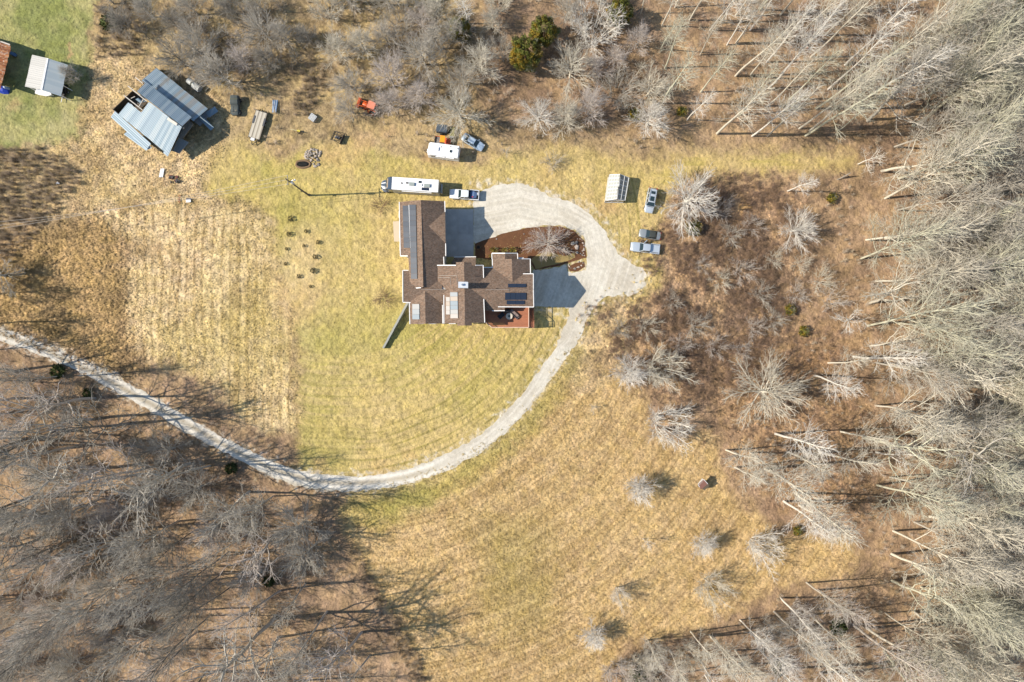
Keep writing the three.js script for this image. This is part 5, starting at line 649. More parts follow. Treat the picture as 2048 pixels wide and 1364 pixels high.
// ---------------------------------------------------------------- trees
function bend(d, ang, az) { const u = Math.abs(d.y) > .95 ? V(1, 0, 0) : UPV, s = d.clone().cross(u).normalize(), t = s.clone().cross(d); return d.clone().multiplyScalar(Math.cos(ang)).addScaledVector(s, Math.sin(ang) * Math.cos(az)).addScaledVector(t, Math.sin(ang) * Math.sin(az)).normalize(); }
function grow(spec, seed) {
  const r = rngOf(seed), trunk = new TB(), limb = new TB(), crown = new TB(), R = (a) => Array.isArray(a) ? a[0] + (a[1] - a[0]) * r() : a, L = spec.levels;
  const walk = (p, d, len, rad, lev, rEnd) => {
    const S = L[lev], n = S.segs, pts = [p.clone()], rads = [rad], dirs = [d.clone()]; let q = p.clone(), e = d.clone();
    for (let i = 0; i < n; i++) { e = V(e.x + (r() - .5) * S.wob, e.y + (r() - .5) * S.wob * .6 + S.up, e.z + (r() - .5) * S.wob).normalize(); q = q.clone().addScaledVector(e, len / n); pts.push(q); rads.push(mix(rad, rEnd, Math.pow((i + 1) / n, S.taper || 1))); dirs.push(e.clone()); }
    (lev === 0 ? trunk : lev === 1 ? limb : crown).tube(pts, rads, S.sides);
    const K = L[lev + 1]; if (!K) return; const cnt = Math.round(R(K.n) * (lev ? Math.max(.35, Math.min(1.4, len / S.ref)) : 1)); let az = r() * 6.28;
    for (let k = 0; k < cnt; k++) {
      const t = mix(K.t0, 1, (k + r()) / cnt), f = t * n, i = Math.min(n - 1, Math.floor(f)), w = f - i, o = pts[i].clone().lerp(pts[i + 1], w), pr = mix(rads[i], rads[i + 1], w); az += 2.4 + (r() - .5) * .9;
      const g = mix(K.a0, K.a1, t) * (.75 + .5 * r()) * Math.PI / 180, cd = bend(dirs[Math.min(n, i + 1)], g, az); if (K.lift) { cd.y += K.lift * r(); cd.normalize(); }
      const cl = (K.abs ? R(K.len) * mix(1, K.fall, (t - K.t0) / (1 - K.t0)) : len * R(K.len) * mix(1, K.fall, t)); 
      if (K.twig) crown.twig(o, cd, cl, K.r * (spec.fat || 1.5)); else walk(o, cd, cl, Math.max(K.rmin * (lev > 0 ? (spec.fat || 1.5) : 1), Math.min(pr * .8, pr * K.rk)), lev + 1, K.rend * (lev > 0 ? (spec.fat || 1.5) : 1));
    }
  };
  const st = spec.stems || 1; for (let s = 0; s < st; s++) { const a = s / st * 6.28 + r() * .8, tilt = st > 1 ? R(spec.spread) * Math.PI / 180 : (spec.tilt || .02) * r(), d = V(Math.sin(tilt) * Math.cos(a), Math.cos(tilt), Math.sin(tilt) * Math.sin(a)); const len = R(spec.len); walk(V(Math.cos(a) * (st > 1 ? spec.foot : 0), -.25, Math.sin(a) * (st > 1 ? spec.foot : 0)), d, len, R(spec.r0), 0, spec.r1); }
  return { trunk: trunk.geo(), limb: limb.geo(), crown: crown.geo(), tris: (trunk.i.length + limb.i.length + crown.i.length) / 3 };
}
const SPEC = {
  spreading: { fat: 1.15, len: [5.2, 6], r0: .2, r1: .05, levels: [{ segs: 6, sides: 7, wob: .12, up: 0 }, { n: 27, t0: .12, a0: 72, a1: 20, len: [4.4, 5.6], abs: 1, fall: .62, rk: .4, rmin: .05, rend: .024, segs: 5, sides: 4, wob: .2, up: .04, ref: 4.5 }, { n: 10, t0: .18, a0: 34, a1: 20, len: [.42, .6], fall: .5, rk: .6, rmin: .028, rend: .014, segs: 3, sides: 3, wob: .2, up: .03, ref: 2 }, { n: 4.6, t0: .15, a0: 34, a1: 22, len: [.45, .7], fall: .6, rk: .7, rmin: .016, rend: .008, segs: 1, sides: 3, wob: .2, up: .04, ref: 1 }, { n: 2.6, t0: .2, a0: 30, a1: 20, len: [.4, .9], abs: 1, fall: .7, twig: 1, r: .011 }] },
  round: { fat: 1.05, len: [5.5, 6.5], r0: .15, r1: .04, levels: [{ segs: 6, sides: 6, wob: .1, up: 0 }, { n: 26, t0: .16, a0: 58, a1: 12, len: [3.2, 4.4], abs: 1, fall: .7, rk: .42, rmin: .042, rend: .02, segs: 4, sides: 4, wob: .18, up: .07, ref: 3.5 }, { n: 9, t0: .18, a0: 32, a1: 20, len: [.42, .6], fall: .55, rk: .6, rmin: .024, rend: .012, segs: 2, sides: 3, wob: .2, up: .05, ref: 1.6 }, { n: 4, t0: .15, a0: 30, a1: 20, len: [.5, .85], fall: .7, rk: .7, rmin: .014, rend: .007, segs: 1, sides: 3, wob: .2, up: .04, ref: .8 }, { n: 2.6, t0: .2, a0: 30, a1: 20, len: [.35, .8], abs: 1, fall: .8, twig: 1, r: .01 }] },
  fuzzy: { fat: 1.6, len: [4.6, 5.6], r0: .12, r1: .03, levels: [{ segs: 6, sides: 6, wob: .1, up: 0 }, { n: 30, t0: .2, a0: 52, a1: 14, len: [2.6, 3.6], abs: 1, fall: .7, rk: .4, rmin: .03, rend: .014, segs: 3, sides: 3, wob: .2, up: .12, ref: 3 }, { n: 8, t0: .2, a0: 34, a1: 22, len: [.45, .6], fall: .6, rk: .6, rmin: .016, rend: .008, segs: 2, sides: 3, wob: .2, up: .08, ref: 1.4 }, { n: 6, t0: .15, a0: 32, a1: 22, len: [.5, .9], fall: .8, rk: .7, rmin: .01, rend: .005, segs: 1, sides: 3, wob: .2, up: .06, ref: .7 }] },
  clump: { fat: 1.3, stems: 15, spread: [4, 24], foot: .9, len: [5.5, 7.5], r0: [.06, .09], r1: .022, levels: [{ segs: 5, sides: 5, wob: .14, up: .02 }, { n: 11, t0: .22, a0: 40, a1: 22, len: [1.5, 2.4], abs: 1, fall: .5, rk: .5, rmin: .022, rend: .011, segs: 2, sides: 3, wob: .2, up: .08, ref: 1.6 }, { n: 5.5, t0: .15, a0: 34, a1: 22, len: [.45, .65], fall: .7, rk: .7, rmin: .013, rend: .007, segs: 1, sides: 3, wob: .2, up: .06, ref: .9 }, { n: 2, t0: .2, a0: 32, a1: 22, len: [.3, .6], abs: 1, fall: .8, twig: 1, r: .01 }] },
  slender: { fat: 1.1, len: [19, 22], r0: .15, r1: .03, tilt: .05, levels: [{ segs: 9, sides: 7, wob: .075, up: .02, taper: 1.1 }, { n: 34, t0: .38, a0: 60, a1: 24, len: [2.4, 4], abs: 1, fall: .5, rk: .34, rmin: .034, rend: .015, segs: 3, sides: 3, wob: .2, up: .1, ref: 2.6 }, { n: 6.5, t0: .2, a0: 36, a1: 24, len: [.45, .65], fall: .6, rk: .6, rmin: .017, rend: .008, segs: 1, sides: 3, wob: .2, up: .06, ref: 1.3 }, { n: 3.4, t0: .15, a0: 34, a1: 24, len: [.4, .9], abs: 1, fall: .8, twig: 1, r: .011 }] },
  forest: { fat: 1.1, len: [20, 23], r0: [.12, .19], r1: .045, tilt: .06, levels: [{ segs: 9, sides: 7, wob: .09, up: .012 }, { n: 22, t0: .25, a0: 52, a1: 14, len: [5.4, 8.2], abs: 1, fall: .5, rk: .52, rmin: .065, rend: .026, segs: 5, sides: 4, wob: .22, up: .09, ref: 6 }, { n: 8, t0: .2, a0: 36, a1: 20, len: [.4, .56], fall: .55, rk: .6, rmin: .034, rend: .016, segs: 3, sides: 3, wob: .22, up: .05, ref: 2.8 }, { n: 6, t0: .15, a0: 34, a1: 22, len: [.45, .75], fall: .65, rk: .7, rmin: .018, rend: .009, segs: 1, sides: 3, wob: .22, up: .04, ref: 1.3 }, { n: 2.8, t0: .2, a0: 32, a1: 22, len: [.5, 1.1], abs: 1, fall: .8, twig: 1, r: .013 }] },
  crooked: { fat: 1.1, len: [15, 17], r0: .26, r1: .08, tilt: .1, levels: [{ segs: 9, sides: 8, wob: .2, up: .02 }, { n: 11, t0: .38, a0: 66, a1: 30, len: [6.5, 9.5], abs: 1, fall: .6, rk: .6, rmin: .1, rend: .035, segs: 7, sides: 5, wob: .55, up: .07, ref: 7 }, { n: 7, t0: .25, a0: 48, a1: 30, len: [.34, .52], fall: .6, rk: .6, rmin: .05, rend: .018, segs: 4, sides: 3, wob: .5, up: .03, ref: 3 }, { n: 6, t0: .15, a0: 42, a1: 28, len: [.4, .6], fall: .7, rk: .6, rmin: .022, rend: .011, segs: 2, sides: 3, wob: .45, up: .02, ref: 1.3 }, { n: 3, t0: .2, a0: 40, a1: 28, len: [.3, .8], abs: 1, fall: .8, twig: 1, r: .013 }] },
  snag: { fat: 1.5, len: [8, 9], r0: .2, r1: .04, levels: [{ segs: 7, sides: 7, wob: .12, up: .01 }, { n: 20, t0: .2, a0: 78, a1: 30, len: [3.0, 4.4], abs: 1, fall: .5, rk: .5, rmin: .055, rend: .025, segs: 5, sides: 4, wob: .3, up: .02, ref: 4 }, { n: 9, t0: .2, a0: 50, a1: 36, len: [.3, .45], fall: .5, rk: .6, rmin: .03, rend: .014, segs: 2, sides: 3, wob: .4, up: .02, ref: 1.6 }, { n: 5, t0: .2, a0: 45, a1: 35, len: [.25, .65], abs: 1, fall: .8, twig: 1, r: .016 }] },
  sapling: { fat: 1.4, len: [4, 5], r0: .06, r1: .015, levels: [{ segs: 4, sides: 5, wob: .15, up: .02 }, { n: 13, t0: .25, a0: 55, a1: 22, len: [1.4, 2.1], abs: 1, fall: .55, rk: .5, rmin: .02, rend: .01, segs: 2, sides: 3, wob: .25, up: .1, ref: 1.4 }, { n: 5, t0: .15, a0: 36, a1: 24, len: [.4, .65], fall: .7, rk: .7, rmin: .012, rend: .006, segs: 1, sides: 3, wob: .2, up: .06, ref: .8 }, { n: 2, t0: .2, a0: 32, a1: 22, len: [.25, .55], abs: 1, fall: .8, twig: 1, r: .01 }] },
  bush: { fat: 1.2, stems: 18, spread: [8, 58], foot: .25, len: [1.5, 2.3], r0: [.02, .03], r1: .01, levels: [{ segs: 3, sides: 3, wob: .25, up: .06 }, { n: 8, t0: .25, a0: 42, a1: 24, len: [.6, 1.1], abs: 1, fall: .6, rk: .7, rmin: .012, rend: .006, segs: 1, sides: 3, wob: .2, up: .08, ref: .8 }, { n: 3, t0: .15, a0: 38, a1: 26, len: [.25, .5], abs: 1, fall: .8, twig: 1, r: .009 }] },
};
const NAMES = { spreading: ['bare_tree', 'tree'], round: ['bare_tree', 'tree'], clump: ['sapling_clump', 'tree'], fuzzy: ['bare_tree', 'tree'], slender: ['slender_tree', 'tree'], forest: ['forest_tree', 'tree'], crooked: ['crooked_tree', 'tree'], snag: ['dead_tree', 'tree'], sapling: ['sapling', 'tree'], bush: ['bare_shrub', 'shrub'] };
const bark = (c) => new THREE.MeshStandardMaterial({ color: lin(...c), roughness: .95 });
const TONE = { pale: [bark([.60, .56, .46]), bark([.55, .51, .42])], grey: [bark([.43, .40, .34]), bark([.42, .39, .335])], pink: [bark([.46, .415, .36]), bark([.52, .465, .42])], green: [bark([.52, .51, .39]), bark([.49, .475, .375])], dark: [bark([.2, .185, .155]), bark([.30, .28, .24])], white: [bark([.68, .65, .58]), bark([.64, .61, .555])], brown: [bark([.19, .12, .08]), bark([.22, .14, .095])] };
const WIDE = { spreading: 1.3, round: 1.45, fuzzy: 1.9, clump: 1.4, slender: 1.25, forest: 1.15, crooked: 1.1, snag: 1.1, sapling: 1.25, bush: 1.1 };
const PROTO = {}, VARIANTS = { spreading: 3, round: 3, clump: 3, fuzzy: 2, slender: 4, forest: 5, crooked: 3, snag: 1, sapling: 2, bush: 2 }, tr = rngOf(4242);
let trisUsed = 0;
function tree(kind, px, py, o = {}) {
  const vs = PROTO[kind] || (PROTO[kind] = []), v = o.v !== undefined ? o.v % VARIANTS[kind] : Math.floor(tr() * VARIANTS[kind]);
  const tone = TONE[o.tone || 'grey']; let g;
  if (!vs[v]) { const k = grow(SPEC[kind], 900 + v * 31 + kind.length * 7); trisUsed += k.tris; g = new THREE.Group(); for (const [n, geo] of [['trunk', k.trunk], ['limbs', k.limb], ['crown', k.crown]]) { const m = new THREE.Mesh(geo, tone[0]); m.name = n; m.castShadow = m.receiveShadow = true; g.add(m); } vs[v] = g; } else g = vs[v].clone();
  g.name = numbered(NAMES[kind][0]); g.children.forEach((c, i) => { c.material = tone[i === 2 ? 1 : 0]; });
  const s = o.s || 1; g.position.copy(G(px, py)); g.rotation.set((o.lz || 0), o.turn !== undefined ? o.turn : tr() * 6.28, -(o.lx || 0), 'XZY'); const wide = (o.w || 1) * WIDE[kind]; g.scale.set(s * wide, s * (o.h || 1), s * wide); if (!g.parent) scene.add(g);
  tag(g, o.label || 'leafless tree', NAMES[kind][1], o.group); return g;
}
// specimens standing by themselves
const one = (kind, px, py, s, tone, label, o = {}) => tree(kind, px, py, { s, tone, label, ...o });
one('spreading', 1517, 781, 1.42, 'pale', 'great round leafless tree in the russet brush, the widest crown standing alone', { h: .95 });
one('spreading', 1366, 406, 1.2, 'white', 'wide leafless tree with arching pale limbs right beside the silver car', { lx: .1 });
one('spreading', 1097, 490, .74, 'pink', 'round leafless tree in the mulch bed north of the house', { w: 1.05, h: .8 });
one('spreading', 921, 236, 1.0, 'pale', 'large fan shaped leafless tree directly above the slanting sedan', { h: 1.1 });
one('clump', 1311, 735, 1.0, 'pale', 'dense clump of parallel pale stems in the brush, the northern of two', { lx: .28, w: 1.1 });
one('clump', 1322, 842, 1.05, 'white', 'broad clump of pale stems alone at the meadow edge', { lx: .3, w: 1.1 });
one('fuzzy', 1256, 740, .8, 'white', 'fuzzy pinkish small tree touching the northern stem clump', { w: 1.1 });
one('fuzzy', 1274, 968, .92, 'white', 'fuzzy small tree with a long dark shadow, northwest of the tiny hut', { w: .9 });
one('sapling', 1286, 1077, 1.15, 'white', 'smallest pale tree of the meadow, with a thin shadow', { w: .8 });
one('fuzzy', 1399, 1079, .7, 'white', 'small fuzzy meadow tree east of the smallest one', { w: .95 });
one('clump', 1234, 1180, .8, 'white', 'narrow tuft of white stems with twin shadows in the lower meadow', { w: .55 });
one('clump', 1414, 1166, .88, 'pale', 'stout clump of pale slanting stems in the lower meadow', { w: .95 });
one('fuzzy', 1183, 1260, .75, 'white', 'smooth fuzzy tree beside the small dark stump mark in the lower meadow', { w: 1 });
one('clump', 1510, 1085, .95, 'white', 'bright pale clump above the shaded bend of the lower meadow', { lx: .15, w: 1 });
one('spreading', 1580, 462, .84, 'white', 'whitest tree of all, with twiggy antler branches in the tan clearing', { lx: .2, w: 1.0, v: 1 });
one('slender', 1575, 382, .55, 'white', 'short pale leaning tree just below the east end of the mown strip', { w: 1.4 });
one('round', 158, 158, .6, 'grey', 'small grey tree growing in the shadow of the white shed', { w: .9 });
one('spreading', 1139, 154, .95, 'pale', 'white limbed tree south of the paired cedars', { h: 1.05 });
one('crooked', 1694, 640, .6, 'white', 'low tree with bone white forking limbs at the edge of the clearing', { lx: -.35, v: 1 });
one('crooked', 1716, 328, .42, 'white', 'small bone white snag where the mown strip meets the wood', { v: 0 });
one('crooked', 1752, 905, .78, 'white', 'tree with bright white bent limbs, the most striking of the eastern wood', { v: 2 });
one('crooked', 1783, 1108, 1.1, 'pale', 'massive pale forked tree in the southeast with the thickest limbs', { v: 0 });
one('crooked', 1771, 478, 1.0, 'pale', 'thick pale trunk snapping sideways into the eastern wood', { v: 1, lz: -.05 });
one('crooked', 1740, 692, .8, 'pale', 'tree with low pale crossing limbs at the wood edge below the clearing', { v: 0 });
one('crooked', 548, 1236, 1.5, 'grey', 'big grey forked tree whose long shadow crosses the meadow corner', { v: 2, lx: -.08, lz: .05 });
one('spreading', 606, 1044, 1.05, 'grey', 'grey bushy tree south of the drive, the upper of a close pair', { w: 1.05 });
one('spreading', 624, 1094, 1.0, 'grey', 'grey bushy tree south of the drive, the lower of a close pair', { w: 1.05 });
one('sapling', 546, 940, .8, 'grey', 'thin grey sapling leaning over the gravel drive', {});
one('spreading', 12, 552, .95, 'pale', 'pale branched tree at the west margin above the drive, casting forked shadows', {});
one('sapling', 1184, 812, .55, 'grey', 'small leaning grey bush at the north edge of the meadow', { w: 1.4 });
one('sapling', 1012, 305, .6, 'grey', 'low grey sapling just east of the slanting sedan', { w: 1.3 });
one('bush', 1105, 327, 1.1, 'grey', 'flat grey brush tangle on the grass north of the drive', { w: 1.3 });
one('bush', 768, 597, 1.25, 'brown', 'brown leafless shrub west of the house', { w: 1.1, h: .75 });
one('bush', 762, 412, 1.1, 'brown', 'brown leafless shrub by the northwest corner of the garage', { w: 1.15, h: .7 });
one('spreading', 377, 132, .95, 'dark', 'dark spidery branched tree just north of the barn roof', { h: 1.0, lx: -.15 });
one('round', 462, 165, 1.15, 'grey', 'grey tree spreading toward the barn, above the dark jeep', { lx: -.25 });
one('round', 785, 215, .8, 'pink', 'pinkish tree drooping over the orange tractor', { w: 1 });
one('round', 707, 226, .7, 'grey', 'thin grey tree west of the tractor with a line of shade behind it', { lx: -.2 });
one('round', 788, 172, 1.08, 'pink', 'broad pinkish crown in the grove, north of the orange tractor', {});
one('round', 714, 185, .92, 'grey', 'grey crowned tree northwest of the tractor', { lx: -.1 });
one('round', 960, 142, 1.02, 'pale', 'full round tree south of the westernmost cedar', {});
one('round', 850, 130, 1.15, 'grey', 'wide grey tree west of the lone yellow green cedar', { lx: -.04 });
one('round', 848, 205, .9, 'pink', 'pinkish tree between tractor and the fan shaped tree', {});
one('slender', 937, 48, .55, 'white', 'pale trunked tree at the top, north of the westernmost cedar', { w: 1.5 });
one('spreading', 1075, 240, .75, 'white', 'white stemmed tree at the grove edge south of the paired cedars', { h: 1.05 });
one('round', 1131, 247, .92, 'pale', 'starry pale tree at the edge of the northern grass, centre of three', {});
one('round', 1175, 229, .95, 'pink', 'pinkish tree northeast of the starry pale one', {});
one('spreading', 1293, 192, .85, 'pale', 'tall fan of pale limbs at the western edge of the slender trunks', {});
one('round', 1292, 250, 1.0, 'white', 'starburst pale tree with dark green brush at its foot', {});
one('clump', 1186, 71, 1.2, 'white', 'feathery white tree west of the easternmost tall cedar', { w: 1.1 });
// stands of trees
const SL = 'slender pale trunked tree on the russet slope north of the mown strip', SLG = 'slender trees on the slope north of the mown strip';
for (const [x, y, s] of [[1330, 136, .8], [1324, 207, 1.0], [1321, 100, .6], [1401, 184, .75], [1374, 240, .65], [1434, 267, 1.05], [1454, 90, .7], [1471, 152, 1.0], [1501, 150, .7], [1472, 87, .9], [1441, 46, .8], [1471, 31, .8], [1504, 272, .9], [1621, 114, .95], [1578, 200, .9], [1656, 179, 1.0], [1631, 217, 1.05], [1598, 257, .9], [1611, 271, 1.1], [1619, 262, 1.0], [1536, 246, .7], [1534, 272, .75], [1588, 82, .9], [1533, 125, .95], [1537, 177, .9], [1535, 212, .8], [1676, 262, .7], [1324, 52, .7], [1281, 28, .55], [1379, 40, .8], [1420, 60, .7], [1400, 110, .6], [1560, 30, .9], [1610, 20, .9], [1650, 70, .9], [1690, 130, 1.05], [1500, 60, .85], [1520, 20, .9], [1350, 15, .7], [1560, 150, .9], [1480, 230, .8], [1700, 215, 1.05], [1720, 160, 1.1]]) tree('slender', x, y, { s: s * (1.18 + tr() * .14), tone: ['pale', 'pale', 'green', 'white'][Math.floor(tr() * 4)], label: SL, group: SLG });
const placed = [];
function inside(poly, x, y) { let c = false; for (let i = 0, j = poly.length - 1; i < poly.length; j = i++) { const [xi, yi] = poly[i], [xj, yj] = poly[j]; if ((yi > y) !== (yj > y) && x < (xj - xi) * (y - yi) / (yj - yi) + xi) c = !c; } return c; }
function fill(poly, gap, n, fn) { const xs = poly.map((p) => p[0]), ys = poly.map((p) => p[1]), x0 = Math.min(...xs), x1 = Math.max(...xs), y0 = Math.min(...ys), y1 = Math.max(...ys); let made = 0; for (let k = 0; k < n * 30 && made < n; k++) { const x = mix(x0, x1, tr()), y = mix(y0, y1, tr()); if (!inside(poly, x, y) || placed.some(([a, b]) => (a - x) ** 2 + (b - y) ** 2 < gap * gap)) continue; placed.push([x, y]); fn(x, y); made++; } }
const pick = (a) => a[Math.floor(tr() * a.length)];
scene.children.forEach((o) => { if (o.userData.category === 'tree') { const [x, y] = toPx(o.position.x, o.position.z); placed.push([x, y]); } });
// the eastern wood
const east = (lab, grp, poly, n, gap = 26) => fill(poly, gap, n, (x, y) => tree(tr() < .8 ? 'forest' : 'crooked', x, y, { s: 1.0 + tr() * .38, tone: pick(['grey', 'green', 'pale', 'green', 'pale', 'grey']), label: lab, group: grp, lx: (tr() - .62) * .22, lz: (tr() - .5) * .2 }));
east('tall leafless tree in the eastern wood, level with the slope of slender trunks', 'northern part of the eastern wood', [[1738, 120], [1860, 40], [1960, 20], [1990, 300], [1725, 300]], 26, 28);
east('tall leafless tree in the eastern wood, level with the white dead tree', 'middle part of the eastern wood', [[1726, 310], [1990, 310], [1990, 700], [1716, 700]], 38, 29);
east('tall leafless tree in the eastern wood, level with the great round tree', 'southern middle of the eastern wood', [[1718, 720], [1990, 710], [1990, 1010], [1730, 1010]], 28, 29);
east('tall leafless tree in the southeastern corner of the wood', 'southeastern corner of the wood', [[1790, 1020], [1980, 1015], [1960, 1340], [1740, 1360], [1750, 1250]], 27, 29);
for (const [x, y, s] of [[1550, 867, .75], [1681, 863, .6], [1530, 938, .9], [1573, 904, .7], [1590, 986, .75], [1568, 1002, .7], [1598, 1010, .7], [1628, 751, .6], [1706, 713, .7], [1656, 726, .5], [1452, 900, .55], [1500, 905, .5], [1470, 935, .55], [1640, 905, .6]]) tree('slender', x, y, { s: s * 1.4, w: 1.4, tone: pick(['white', 'pale', 'pale']), label: 'pale slender tree in the russet brush between the great round tree and the hut meadow', group: 'pale trunks southeast of the great round tree' });
for (const [x, y, s] of [[1706, 1249, .95], [1733, 1255, .9], [1548, 1223, .75], [1636, 1180, .7], [1561, 1195, .65], [1613, 1165, .65], [1381, 1263, .55], [1419, 1270, .7], [1424, 1272, .7], [1295, 1280, .5], [1340, 1300, .5], [1500, 1265, .65], [1520, 1300, .7], [1600, 1290, .8], [1650, 1300, .8], [1680, 1330, .9], [1450, 1330, .7], [1400, 1320, .6], [1560, 1340, .8], [1620, 1230, .75], [1480, 1240, .55], [1530, 1270, .7], [1575, 1255, .7], [1470, 1300, .6], [1640, 1345, .9], [1360, 1345, .6], [1410, 1350, .6]]) tree('slender', x, y, { s: s * 1.25, w: 1.35, tone: pick(['pale', 'grey', 'pink', 'white']), label: 'leafless tree in the mixed stand below the lower meadow', group: 'stand below the lower meadow' });
for (const [x, y, s] of [[1231, 1338, .9], [1270, 1320, .8], [1310, 1345, .95], [1370, 1300, .8], [1300, 1290, .8], [1530, 1255, .8], [1590, 1215, .7]]) tree('clump', x, y, { s, tone: pick(['pale', 'pink', 'grey']), label: 'bushy pale clump at the southern rim of the lower meadow', group: 'clumps at the southern rim of the meadow' });
// the southwestern wood
const sw = (lab, grp, poly, n, gap, sc, kinds) => fill(poly, gap, n, (x, y) => { const k = pick(kinds); tree(k, x, y, { s: sc * (.85 + tr() * .3) * (k === 'round' ? 1.1 : k === 'clump' ? 1.2 : k === 'spreading' ? .85 : 1.12), tone: pick(['grey', 'dark', 'grey', 'grey', 'pink']), label: lab, group: grp, lx: (tr() - .5) * .2, lz: (tr() - .5) * .2 }); });
sw('grey leafless tree along the south side of the wooded stretch of drive', 'trees along the wooded stretch of drive', [[0, 715], [120, 745], [300, 850], [430, 915], [560, 1000], [520, 1060], [200, 940], [0, 860]], 22, 36, .95, ['crooked', 'forest', 'crooked', 'crooked', 'spreading', 'slender']);
sw('grey leafless tree in the dense southwestern wood', 'trees of the dense southwestern wood', [[0, 870], [200, 950], [300, 1020], [270, 1364], [30, 1364], [0, 1300]], 46, 27, .86, ['round', 'forest', 'crooked', 'forest', 'clump', 'crooked', 'spreading']);
sw('dark trunked leafless tree above open leaf litter, south of the drive', 'dark trunks on the leaf litter', [[335, 1010], [560, 1020], [600, 1120], [660, 1200], [760, 1290], [800, 1364], [340, 1364]], 25, 38, .95, ['forest', 'crooked', 'slender', 'crooked', 'slender', 'spreading']);
for (const [x, y, s] of [[457, 1104, .9], [460, 1175, .95], [447, 1143, .85], [420, 1230, .9], [390, 1060, .85]]) tree('forest', x, y, { s, tone: 'dark', label: 'dark leaning forest trunk in the middle of the open leaf litter', group: 'dark leaning trunks amid the litter', lx: -.06, lz: .05 });  // dark tone puts the shaded side of these trunks into the bark colour
for (const [x, y] of [[-60, 590], [-50, 700], [-45, 760], [-70, 830], [-40, 880], [-60, 650]]) tree('forest', x, y, { s: .85 + tr() * .2, tone: 'grey', label: 'forest tree beyond the west margin, known by its long shadows over the drive', group: 'trees beyond the west margin' });
// the northern grove
const ng = (lab, grp, poly, n, gap, tones) => fill(poly, gap, n, (x, y) => { const k = pick(['round', 'round', 'spreading', 'round', 'sapling', 'clump']); tree(k, x, y, { s: (k === 'sapling' ? 1 : .74) * (.85 + tr() * .4), tone: pick(tones), label: lab, group: grp, lx: (tr() - .6) * .2 }); });
ng('leafless tree in the tawny northwest grove above the barn and jeep', 'northwest grove', [[225, 0], [600, 0], [640, 120], [560, 140], [430, 130], [330, 80], [240, 80]], 21, 36, ['grey', 'dark', 'grey', 'pink']);
ng('leafless tree in the north grove between tractor and cedars', 'north grove', [[610, 0], [1000, 0], [1010, 140], [880, 200], [700, 170], [650, 120]], 18, 40, ['grey', 'pale', 'pink', 'grey']);
ng('leafless tree among the cedars at the top of the grove', 'trees among the cedars', [[1010, 0], [1330, 0], [1310, 170], [1200, 200], [1150, 200], [1120, 40]], 9, 42, ['grey', 'pale', 'pink']);
// evergreens
function cedar(seed, h, rad, n, leafs) {
  const r = rngOf(seed), g = new THREE.Group(), tb = new TB(); tb.tube([V(0, -.2, 0), V(0, h * .5, 0), V(.05, h * .92, 0)], [h * .022, h * .014, .02], 6); const tm = new THREE.Mesh(tb.geo(), TONE.brown[0]); tm.name = 'trunk'; g.add(tm);
  const p = [], c = [], lobes = Array.from({ length: 110 }, () => { const t = Math.pow(r(), .8), a = r() * 6.28, e = rad * Math.sin(Math.PI * Math.min(1, .16 + .84 * (1 - t))) * (.62 + .36 * r()); return [Math.cos(a) * e, h * (.08 + .86 * t), Math.sin(a) * e, rad * (.17 + .12 * r()) * (1 - t * .3), r()]; }); lobes.push([0, h * .93, 0, rad * .24, .5]);
  for (let k = 0; k < n; k++) { const L = lobes[Math.floor(r() * lobes.length)], u = r() * 2 - 1, a = r() * 6.28, q = Math.sqrt(1 - u * u), d = Math.pow(r(), .45) * L[3], x = L[0] + Math.cos(a) * q * d, y = L[1] + u * d * 1.25, z = L[2] + Math.sin(a) * q * d; const s = leafs * (.6 + r() * .8), o = V(x, y - h * .45, z).normalize(), e = V(o.x + (r() - .5) * 1.4, o.y + .5 + (r() - .5), o.z + (r() - .5) * 1.4).normalize(), w = e.clone().cross(V(r() - .5, r() - .5, r() - .5)).normalize(); 
    p.push(x - w.x * s * .3, y - w.y * s * .3, z - w.z * s * .3, x + w.x * s * .3, y + w.y * s * .3, z + w.z * s * .3, x + e.x * s, y + e.y * s, z + e.z * s); const m = r(), col = L[4] > .55 ? [.26 + .12 * m, .2 + .06 * m, .02] : [.13 + .06 * m, .15 + .05 * m, .022]; for (let i = 0; i < 3; i++) c.push(...col); }
  const nn = []; for (let i = 0; i < p.length; i += 9) { const o = V(p[i], (p[i + 1] - h * .35) * .6, p[i + 2]).normalize(), a = V(p[i + 3] - p[i], p[i + 4] - p[i + 1], p[i + 5] - p[i + 2]), b = V(p[i + 6] - p[i], p[i + 7] - p[i + 1], p[i + 8] - p[i + 2]), q = a.cross(b).normalize(); if (q.dot(o) < 0) { for (let k = 0; k < 3; k++) { const w = p[i + k]; p[i + k] = p[i + 3 + k]; p[i + 3 + k] = w; } q.negate(); } o.addScaledVector(q, .6).normalize(); for (let k = 0; k < 3; k++) nn.push(o.x, o.y, o.z); }
  const geo = new THREE.BufferGeometry(); geo.setAttribute('position', new THREE.Float32BufferAttribute(p, 3)); geo.setAttribute('color', new THREE.Float32BufferAttribute(c, 3)); geo.setAttribute('normal', new THREE.Float32BufferAttribute(nn, 3)); const m = new THREE.Mesh(geo, leafMat); m.name = 'crown'; m.castShadow = m.receiveShadow = true; g.add(m); return g;
}
const leafMat = new THREE.MeshPhysicalMaterial({ vertexColors: true, roughness: .95, side: THREE.DoubleSide, transmission: .25, thickness: 0 });
const cedars = [cedar(1, 7.5, 2.5, 14000, .26), cedar(2, 7.5, 2.6, 14000, .26)], small = cedar(3, 1.6, .95, 1300, .26), darkLeaf = new THREE.MeshStandardMaterial({ color: lin(.085, .11, .03), roughness: .95, side: THREE.DoubleSide }), tiny = cedar(4, .8, .5, 300, .15), tinyMat = new THREE.MeshStandardMaterial({ color: lin(.10, .09, .045), roughness: .95, side: THREE.DoubleSide });
